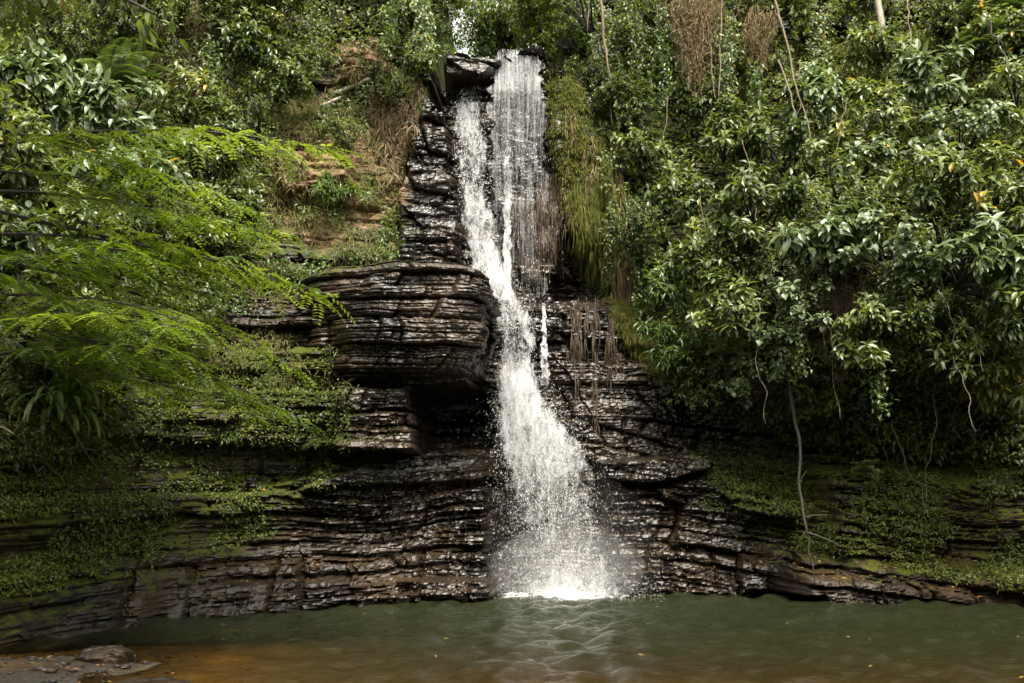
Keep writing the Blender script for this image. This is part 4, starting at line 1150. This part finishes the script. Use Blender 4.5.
rim_tree('forest_tree', Pt(490, 90, 26.5), 1.1, (.5, .9, .6), 3, 'small pale tree left of the bright one, beside the sky gap', GT, 'narrow', 1500, .15)
rim_tree('forest_tree', Pt(556, 74, 30.0), 2.4, (2.6, 1.5, 2.0), 4, 'far tree filling the notch behind the others', GT, 'broad', 6000, .2)
rim_tree('forest_tree', Pt(585, 60, 20.5), 2.2, (.9, .8, 1.2), 8, 'dark tree leaning over the right side of the lip', GT, 'small', 2400, .13)
GR = 'trees rising along the rim of the gorge'
for i, (px, py, Y, h, cr, sd_, lab) in enumerate([
  (70, -30, 19.5, 4.0, (2.2, 1.6, 1.8), 21, 'dark rim tree rising above the upper left corner'),
  (210, -20, 19.6, 3.6, (2.0, 1.5, 1.7), 22, 'rim tree above the straw-covered slope at the left'),
  (345, -40, 20.2, 2.6, (1.8, 1.4, 1.2), 23, 'rim tree above the tan rock outcrop'),
  (640, -10, 20.2, 3.6, (2.0, 1.4, 1.8), 24, 'rim tree above the moss shoulder, dark underneath'),
  (770, -10, 20.8, 3.8, (2.2, 1.5, 1.8), 25, 'rim tree above the leaning tan stems'),
  (960, -20, 20.2, 4.0, (2.2, 1.6, 1.9), 26, 'rim tree above the palm plant, upper right corner')]):
    rim_tree('forest_tree', Pt(px, py, Y), h, cr, sd_, lab, GR, 'small', 4200, .15)

def pole(name, a, b_, r0, r1, mat, label, cat, group=None, amp=.06, seed=1, n=14, forks=()):
    acc = Acc(); a = np.asarray(a, float); b_ = np.asarray(b_, float)
    line = wander(a * 0, b_ - a, n, amp, seed)
    tube(acc, line, np.linspace(r0, r1, n), 6)
    for (f, d, l_) in forks:
        p = np.array([np.interp(f, np.linspace(0, 1, n), line[:, q]) for q in range(3)])
        tube(acc, wander(p, p + np.array(d) * l_, 8, amp * .7 * l_, seed + 9), np.linspace(r1 * .9, r1 * .4, 8), 5)
    o = acc.build(name, M[mat], None, True); o.location = tuple(a); tag(o, label, cat, group)
    return o
def wall(px, py, off):
    p = hit(px, py)[0]; p = p.copy(); p[1] -= off
    return p
def at(px, py, Y): return P(px, py, Y).reshape(3)
def leafy_vine(px, py0, py1, Y, seed, label, L=.075, mat='small'):
    rg = np.random.default_rng(seed); a0 = at(px, py0, Y); b0 = at(px + rg.uniform(-8, 8), py1, Y - .1)
    root = empty('leafy_vine', tuple(a0)); tag(root, label, 'vine', 'leafy vines hanging on the gorge walls')
    t_, a = Acc(), Acc()
    for q in range(3):
        ln = wander(rg.normal(0, .06, 3), (b0 - a0) * rg.uniform(.6, 1) + rg.normal(0, .08, 3), 20, .10, seed + q)
        tube(t_, ln, np.linspace(.008, .003, 20), 4)
        m_ = int(60 * np.linalg.norm(b0 - a0)); g = rg.random(m_)
        pp = np.stack([np.interp(g, np.linspace(0, 1, 20), ln[:, q2]) for q2 in range(3)], -1) + rg.normal(0, .05, (m_, 3))
        leaves(a, pp, rg.normal(0, .8, (m_, 3)) + np.array([0, -.3, -.5]), np.array([0, -.6, .8]) + rg.normal(0, .4, (m_, 3)), L * rg.uniform(.6, 1.3, m_), L * .55, np.clip(rg.normal(.5, .2, m_), 0, .95), '8')
    t_.build('stem', M['twig'], root); a.build('foliage', M[mat], root)
for i, (px, y0, y1, Y, lab, mt) in enumerate([
    (634, -10, 120, 17.0, 'leafy vine hanging right of the long pale liana', 'small'), (658, 10, 160, 16.8, 'leafy vine left of the dry brown creeper', 'narrow'),
    (732, 20, 130, 16.8, 'leafy vine right of the straight liana', 'round'), (756, 70, 190, 16.4, 'leafy vine left of the leaning tan stems', 'narrow'),
    (612, 150, 290, 16.6, 'leafy vine trailing along the right edge of the moss strip', 'small'), (632, 200, 330, 16.3, 'leafy vine beside the narrow-leaved shrub', 'narrow'),
    (858, 20, 110, 17.6, 'leafy vine over the bare grey rocks', 'small'), (820, 10, 90, 17.4, 'leafy vine left of the bare grey rocks', 'round'),
    (314, -10, 60, 17.2, 'leafy vine left of the tan rock outcrop', 'small'), (394, -10, 60, 17.2, 'leafy vine right of the tan rock outcrop', 'narrow'),
    (420, -10, 90, 17.0, 'leafy vine hanging left of the dark cleft', 'round'), (210, 40, 170, 16.6, 'leafy vine on the straw slope', 'narrow'),
    (170, 10, 110, 16.8, 'leafy vine at the left edge of the straw slope', 'small'), (800, 300, 400, 14.1, 'leafy vine among the fine brown roots', 'small'),
    (868, 320, 430, 14.0, 'leafy vine hanging into the dark hollow right of the roots', 'narrow')]):
    leafy_vine(px, y0, y1, Y, 500 + i * 7, lab, .075, mt)
pole('tree_trunk', at(884, 38, 18.0), at(876, -12, 18.2), .065, .055, 'bark_pale', 'pale straight tree trunk at the top, above the bare grey rocks', 'tree trunk', None, .02, 3)
GL = 'lianas and stems hanging down the right wall'
VINES = [
 (772, -8, 816, 162, 16.4, 15.6, .026, .016, 'vine', 'longer of two leaning tan stems crossing the upper right slope'),
 (778, 60, 812, 166, 16.2, 15.5, .020, .013, 'vine', 'shorter of two leaning tan stems, just left of the other'),
 (600, -8, 613, 126, 17.4, 17.0, .035, .014, 'vine', 'long pale liana hanging right of the upper fall'),
 (586, -8, 588, 36, 17.2, 17.2, .020, .010, 'vine', 'short light liana hanging at the top beside the upper fall'),
 (722, -8, 719, 98, 16.9, 16.6, .022, .016, 'vine', 'straight liana with small leaves, right of the dry creeper'),
 (708, 12, 716, 100, 16.9, 16.6, .015, .012, 'vine', 'thin leaning liana crossing the foot of the dry creeper'),
 (684, 20, 694, 92, 17.2, 16.9, .035, .02, 'bark', 'grey twisted stem behind the dry creeper'),
 (938, 290, 976, 432, 14.1, 13.3, .011, .006, 'vine', 'thin tan liana looping down low on the right'),
 (958, 296, 984, 372, 14.0, 13.4, .008, .004, 'vine', 'thin crooked liana beside the looping tan one'),
 (818, 250, 840, 420, 14.6, 14.0, .012, .005, 'vine', 'tan root hanging into the dark hollow'),
 (775, 262, 772, 332, 14.6, 14.6, .010, .006, 'vine', 'straight tan root under the whitest-leaved shrub'),
 (934, 380, 926, 500, 14.6, 14.4, .008, .004, 'vine', 'dark thin liana before the mossy ledges at the right'),
 (892, 420, 930, 520, 15.2, 14.5, .020, .010, 'bark', 'dark slanting stem before the mossy ledges'),
 (800, 60, 796, 150, 16.8, 16.4, .012, .010, 'vine', 'thin upright stem right of the leaning tan stems'),
 (905, -8, 912, 60, 18.0, 17.4, .020, .014, 'vine', 'slim brown stem right of the pale trunk'),
 (668, 96, 674, 206, 16.2, 15.8, .008, .006, 'vine', 'thin vine crossing the round-leaved shrub right of the moss'),
 (742, 140, 764, 262, 15.9, 15.0, .008, .006, 'vine', 'thin vine falling from below the leaning tan stems to the white-leaved shrub'),
 (846, 96, 836, 214, 16.2, 15.2, .008, .006, 'vine', 'thin vine falling from the bare grey rocks through the bright slope'),
 (700, 196, 712, 312, 15.4, 14.8, .008, .005, 'vine', 'thin vine through the mid green shrub left of the pink-budded one'),
 (896, 226, 912, 336, 14.6, 13.9, .008, .005, 'vine', 'thin vine hanging before the shady gap on the right'),
 (756, 300, 766, 424, 14.4, 14.2, .010, .005, 'vine', 'tan root falling left of the fine brown roots into the hollow'),
 (990, 20, 1010, 84, 15.6, 15.4, .020, .014, 'bark', 'dark bent twig in the top right shrub'),
]
for i, (x0, y0, x1, y1, Ya, Yb, r0, r1, mt, lab) in enumerate(VINES):
    pole('liana', at(x0, y0, Ya), at(x1, y1, Yb), r0 * .75, r1 * .6, mt, lab, 'liana', GL, .16 if i > 6 else .08, 20 + i, 26)
pole('climbing_stem', at(788, 372, 15.3), at(808, 536, 14.4), .030, .018, 'mossbark', 'mossy stem rooted on the low right ledge with a forked tan branch', 'stem', None, .10, 51, 16,
     [(.98, (.8, -.2, -.35), .6), (.98, (.12, -.1, -1), .75), (.97, (-.3, 0, -.5), .2), (.7, (.4, -.1, .8), .25), (.9, (.9, -.3, .1), .35)])
pole('bare_branch', at(-6, 424, 9.6), at(14, 434, 9.7), .016, .010, 'vine', 'broken tan stick poking in at the left edge', 'branch', None, .02, 61)
pole('bare_branch', at(14, 434, 10.4), at(58, 476, 11.0), .010, .006, 'twig', 'thin bent twig hanging in the dark at the left', 'branch', None, .05, 62)
pole('bare_branch', at(40, 380, 10.2), at(100, 470, 10.8), .012, .007, 'twig', 'dark twig slanting across the strap-leaved plant', 'branch', None, .06, 63)
pole('fallen_log', wall(336, 96, .12), wall(374, 82, .16), .035, .05, 'bark_pale', 'upper pale fallen log lying on the brown bank', 'log', None, .03, 64)
pole('fallen_log', wall(322, 108, .10), wall(342, 100, .10), .03, .035, 'bark_pale', 'lower short pale log on the brown bank', 'log', None, .02, 65)
pole('fallen_log', wall(262, 250, .25), wall(304, 252, .25), .035, .03, 'bark', 'dark log lying at the foot of the brown bank', 'log', None, .04, 66)

# ------------------------------------------------------------------ stuff: leaf cover, moss strands, grass, roots, litter
def in_poly(poly, n, rg):
    q = np.array(poly, float); lo, hi = q.min(0), q.max(0); out = []
    tot = 0
    while tot < n:
        p = lo + rg.random((n * 2, 2)) * (hi - lo); x, y = p[:, 0], p[:, 1]; inn = np.zeros(len(p), bool)
        for k in range(len(q)):
            a, b_ = q[k], q[(k + 1) % len(q)]
            inn ^= ((a[1] > y) != (b_[1] > y)) & (x < (b_[0] - a[0]) * (y - a[1]) / (b_[1] - a[1] + 1e-9) + a[0])
        out.append(p[inn]); tot += inn.sum()
    return np.concatenate(out)[:n]
def wall_normals(Q):
    e = .06
    dx = (ymacro(Q[:, 0] + e, Q[:, 2]) - ymacro(Q[:, 0] - e, Q[:, 2])) / (2 * e); dz = (ymacro(Q[:, 0], Q[:, 2] + e) - ymacro(Q[:, 0], Q[:, 2] - e)) / (2 * e)
    return nrm(np.stack([np.clip(dx, -2, 2), -np.ones(len(Q)), np.clip(dz, -2, 2)], -1))
def cover(name, poly, n, L, mat, seed, thick, clump, thr, kind='4', droop=.3, upb=.8, asp=.6):
    rg = np.random.default_rng(seed)
    p = in_poly(poly, n, rg)
    Q = hit(p[:, 0], p[:, 1])
    keep = (fbm(Q[:, 0] * clump, Q[:, 2] * clump, seed, 3) + .25 * rg.random(n)) > thr
    Q = Q[keep]; n = len(Q)
    Nw = wall_normals(Q)
    Q = Q + Nw * (thick * rg.random((n, 1)) ** 1.5) + np.array([0, 0, .02])
    Dd = rg.normal(0, 1, (n, 3)) + np.array([0, -.3, -droop]) + Nw * .2
    a = Acc(); leaves(a, Q, Dd, Nw + np.array([0, 0, upb]) + rg.normal(0, .35, (n, 3)), L * (.45 + 1.5 * rg.random(n) ** 2.2), L * asp * rg.uniform(.7, 1.2, n),
                      np.clip(.45 + .25 * fbm(Q[:, 0] * 2, Q[:, 2] * 2, seed + 4, 2) + rg.normal(0, .15, n), 0, .95), kind)
    o = a.build(name, M[mat]); tag(o, kind='stuff'); return o
VEG_R = [(572, -10), (1034, -10), (1034, 470), (900, 466), (800, 446), (730, 424), (690, 398), (660, 360), (640, 320), (628, 220), (606, 110), (580, 50)]
VEG_L = [(-10, -10), (440, -10), (432, 60), (404, 96), (370, 60), (330, 70), (280, 110), (262, 240), (220, 330), (130, 380), (100, 440), (60, 470), (-10, 480)]
cover('creeper_leaves', VEG_R, 52000, .085, 'small', 301, .40, 1.2, -.25, '8')
cover('creeper_leaves', VEG_L, 46000, .085, 'small', 302, .40, 1.2, -.25, '8')
cover('creeper_leaves', [(418, -10), (600, -10), (592, 56), (546, 48), (500, 50), (446, 58), (424, 60)], 7000, .09, 'narrow', 308, .35, 1.2, -.3, '8')
cover('ground_cover', [(720, 470), (830, 455), (1034, 470), (1034, 590), (930, 580), (850, 552), (800, 555), (730, 510)], 26000, .050, 'cover', 303, .10, 1.6, .04)
cover('ground_cover', [(100, 400), (300, 335), (352, 345), (350, 440), (320, 520), (200, 560), (110, 585), (40, 560), (60, 480)], 24000, .048, 'cover', 304, .10, 1.6, .06)
cover('ground_cover', [(-10, 470), (70, 470), (100, 530), (120, 580), (-10, 600)], 9000, .045, 'cover', 310, .08, 1.8, .16)
cover('ground_cover', [(340, 270), (420, 262), (440, 330), (400, 460), (300, 560), (240, 560)], 9000, .036, 'cover', 305, .06, 2.6, .30)
cover('ground_cover', [(700, 440), (800, 440), (800, 500), (740, 540), (690, 500)], 7000, .036, 'cover', 306, .06, 2.4, .12)
cover('bank_plants', [(262, 240), (290, 110), (400, 70), (425, 110), (405, 180), (398, 262), (340, 268), (250, 330), (130, 392), (120, 350), (240, 300)], 12000, .065, 'narrow', 307, .2, 1.6, .20, '8')
def blades(name, poly, n, L, W, mat, seed, down, thr=-.2, clump=1.6, off=.03):
    rg = np.random.default_rng(seed); p = in_poly(poly, n, rg); Q = hit(p[:, 0], p[:, 1])
    keep = (fbm(Q[:, 0] * clump, Q[:, 2] * clump, seed, 3) + .2 * rg.random(n)) > thr
    Q = Q[keep]; n = len(Q); Nw = wall_normals(Q)
    Dd = Nw * rg.uniform(.25, .9, (n, 1)) + np.array([0, 0, 1]) * (rg.normal(-down, .45, (n, 1))) + rg.normal(0, .28, (n, 3))
    a = Acc(); leaves(a, Q + Nw * off, Dd, Nw + np.array([0, 0, .6]) + rg.normal(0, .3, (n, 3)), L * rg.uniform(.4, 1.3, n), W * rg.uniform(.6, 1.3, n), np.clip(rg.normal(.5, .22, n), 0, .95), 'b', 2.2)
    o = a.build(name, M[mat]); tag(o, kind='stuff'); return o
BANK = [(250, 330), (262, 200), (280, 110), (340, 66), (405, 70), (425, 110), (404, 180), (398, 258), (350, 268)]
blades('grass', BANK, 6500, .17, .013, 'grass', 311, .2, .12)
blades('dry_grass', BANK, 2000, .20, .009, 'straw', 312, .8, .16)
blades('dry_grass', [(150, 40), (200, -5), (250, -5), (240, 120), (200, 130)], 2600, .45, .010, 'straw', 313, 1.0, -.1)
blades('grass', [(380, 60), (424, 90), (410, 150), (392, 180), (372, 110)], 2200, .26, .018, 'straw', 314, .9, -.2)
blades('grass', [(110, 340), (340, 330), (350, 388), (110, 396)], 5000, .12, .010, 'grass', 315, 0.0, 0.0)
def strands(name, poly, n, L, W, mat, seed, off=.05, jit=.05, thr=-.15):
    """hanging strands combed straight down"""
    rg = np.random.default_rng(seed); p = in_poly(poly, n, rg) + rg.normal(0, 5, (n, 2)); p = p[fbm(p[:, 0] / 7, p[:, 1] / 60, seed + 9, 3) > thr]; n = len(p)
    Q = hit(p[:, 0], p[:, 1]); Nw = wall_normals(Q)
    Q = Q + Nw * (off * rg.random((n, 1)))
    Dd = np.array([0, -.12, -1]) + rg.normal(0, jit, (n, 3)) + Nw * .08
    a = Acc(); leaves(a, Q, Dd, np.array([0, -1, .2]) + rg.normal(0, .35, (n, 3)), L * rg.uniform(.35, 1.3, n), W * rg.uniform(.6, 1.4, n), np.clip(.5 + .2 * fbm(Q[:, 0] * 5, Q[:, 2] * .8, seed + 2, 2) + rg.normal(0, .14, n), 0, .95), 'b')
    o = a.build(name, M[mat]); tag(o, kind='stuff'); return o
strands('hanging_moss', [(552, 72), (580, 62), (604, 118), (622, 200), (628, 262), (600, 262), (584, 236), (566, 200), (556, 120)], 17000, .085, .014, 'moss_strand', 321, .09, .35, -.25)
strands('hanging_roots', [(556, 110), (590, 120), (612, 200), (590, 240), (566, 200)], 900, .2, .009, 'straw', 328, .12, .12, .1)
cover('ground_cover', [(552, 72), (580, 62), (604, 118), (624, 200), (634, 290), (612, 290), (584, 236), (566, 200), (556, 120)], 5000, .03, 'cover', 309, .10, 2.5, .05)
strands('hanging_moss', [(576, 190), (612, 190), (622, 262), (588, 262)], 4500, .34, .016, 'moss_strand', 322, .18, .08, -.4)
strands('hanging_moss', [(612, 286), (650, 310), (662, 372), (640, 350), (622, 326)], 9000, .14, .012, 'moss_strand', 323, .08, .14, -.5)
strands('hanging_roots', [(514, 206), (556, 178), (560, 262), (522, 268)], 2600, .34, .009, 'root', 324, .10, .07, -.05)
strands('hanging_roots', [(562, 300), (612, 300), (622, 372), (566, 350)], 1300, .36, .009, 'root', 325, .08, .07, .12)
strands('hanging_roots', [(570, 350), (604, 360), (600, 470), (576, 440)], 500, .45, .009, 'root', 326, .05, .05, .2)
strands('hanging_roots', [(610, 120), (632, 200), (640, 300), (622, 300), (608, 210)], 1500, .4, .012, 'straw', 327, .2, .07)
def curtain(name, px0, px1, py0, py1, Y, n, L, mat, seed, label):
    """a dry creeper: many thin tangled stems hanging from one height"""
    rg = np.random.default_rng(seed); a = Acc(); c = at((px0 + px1) / 2, py0, Y)
    for k in range(n):
        x = rg.normal(.5, .26); p0 = at(px0 + (px1 - px0) * x, py0 + rg.uniform(-6, 10), Y + rg.normal(0, .12)) - c
        f = rg.uniform(.4, 1.0) * (1 - .5 * abs(x - .5)); p1 = at(px0 + (px1 - px0) * (x * .7 + .15), py0 + (py1 - py0) * f, Y - .05 + rg.normal(0, .1)) - c
        ln = wander(p0, p1, 9, .24, seed + k); tube(a, ln, np.linspace(.006, .003, 9), 3, np.clip(rg.normal(.5, .2), 0, .95))
        m_ = 22; g = rg.random(m_); pp = np.stack([np.interp(g, np.linspace(0, 1, 9), ln[:, q]) for q in range(3)], -1)
        leaves(a, pp, rg.normal(0, .6, (m_, 3)) + np.array([0, 0, -.9]), rg.normal(0, 1, (m_, 3)), L * rg.uniform(.5, 1.2, m_), L * .18, np.clip(rg.normal(.5, .2, m_), 0, .95), '4')
    o = a.build(name, M[mat]); o.location = tuple(c); tag(o, label, 'creeper'); return o
curtain('dry_creeper', 668, 722, -8, 104, 16.9, 110, .10, 'straw', 331, 'dry brown creeper hanging in a long mass at the top, right of the fall')
curtain('dry_creeper', 742, 778, 10, 86, 17.0, 46, .08, 'straw', 332, 'smaller dry creeper slanting beside the leaning tan stems')
curtain('dry_creeper', 800, 880, 262, 392, 14.5, 80, .08, 'root', 333, 'brown tangle of fine roots hanging above the dark hollow')
def litter(seed, poly, n, L):
    rg = np.random.default_rng(seed); p = in_poly(poly, n * 4, rg); Q = hit(p[:, 0], p[:, 1])
    gz = (ysurf(Q[:, 0], Q[:, 2] + .03) - ysurf(Q[:, 0], Q[:, 2] - .03)) / .06
    Q = Q[np.argsort(-gz)[:n]]; n = len(Q)
    a = Acc(); leaves(a, Q + np.array([0, -.02, .02]), rg.normal(0, 1, (n, 3)) * np.array([1, 1, .2]), np.array([0, -.5, 1]) + rg.normal(0, .3, (n, 3)), L * rg.uniform(.5, 1.3, n), L * .5, np.clip(rg.normal(.5, .25, n), 0, .99), '8')
    o = a.build('fallen_leaves', M['litter']); tag(o, kind='stuff')
litter(341, [(660, 450), (1024, 560), (1024, 612), (700, 596)], 260, .06)
litter(342, [(110, 380), (420, 380), (420, 440), (330, 600), (60, 620)], 260, .055)
rg = np.random.default_rng(77); a = Acc()
q = np.stack([rg.uniform(-4.5, 6, 34), rg.uniform(8.6, 14.5, 34), np.full(34, .016)], -1)
leaves(a, q, rg.normal(0, 1, (34, 3)) * np.array([1, 1, .05]), np.array([0, 0, 1]) + rg.normal(0, .08, (34, 3)), rg.uniform(.035, .07, 34), rg.uniform(.02, .035, 34), np.clip(rg.normal(.7, .2, 34), 0, .99), '8')
tag(a.build('floating_leaves', M['litter']), kind='stuff')

rg = np.random.default_rng(91); a = Acc()
n = 260; q = np.stack([rg.uniform(-5.6, -3.2, n), rg.uniform(8.5, 10.6, n)], -1); z = bed(q[:, 0], q[:, 1]); keep = z > -.06; q = q[keep]; z = z[keep]
oct_ = np.array([[1, 0, 0], [-1, 0, 0], [0, 1, 0], [0, -1, 0], [0, 0, 1], [0, 0, -1], [.7, .7, .3], [-.7, .6, .35], [.6, -.7, .4], [-.65, -.7, .3]], float)
of = np.array([[0, 6, 4], [6, 2, 4], [2, 7, 4], [7, 1, 4], [1, 9, 4], [9, 3, 4], [3, 8, 4], [8, 0, 4], [6, 0, 5], [2, 6, 5], [7, 2, 5], [1, 7, 5], [9, 1, 5], [3, 9, 5], [8, 3, 5], [0, 8, 5]])
for k in range(len(q)):
    r_ = .010 * (5 ** (rg.random() ** 2.2)); an = rg.random() * 6.28
    V = oct_ * (1 + .25 * rg.normal(0, 1, (10, 1))) * np.array([r_ * 1.3, r_, r_ * .6])
    V = np.stack([V[:, 0] * math.cos(an) - V[:, 1] * math.sin(an), V[:, 0] * math.sin(an) + V[:, 1] * math.cos(an), V[:, 2]], -1) + np.array([q[k, 0], q[k, 1], z[k] + r_ * .2])
    a.add(V, None, of, rg.random())
tag(a.build('gravel', M['ground'], None, True), kind='stuff')
n = 120; q = np.stack([rg.uniform(-5.6, -3.4, n), rg.uniform(8.6, 10.4, n)], -1); z = bed(q[:, 0], q[:, 1]); keep = z > 0.0; q = q[keep]; n = len(q); a = Acc()
leaves(a, np.concatenate([q, z[keep][:, None] + .015], 1), rg.normal(0, 1, (n, 3)) * np.array([1, 1, .15]), np.array([0, 0, 1]) + rg.normal(0, .3, (n, 3)), rg.uniform(.03, .09, n), rg.uniform(.02, .04, n), np.clip(rg.normal(.4, .25, n), 0, .99), '8')
tag(a.build('fallen_leaves', M['litter']), kind='stuff')
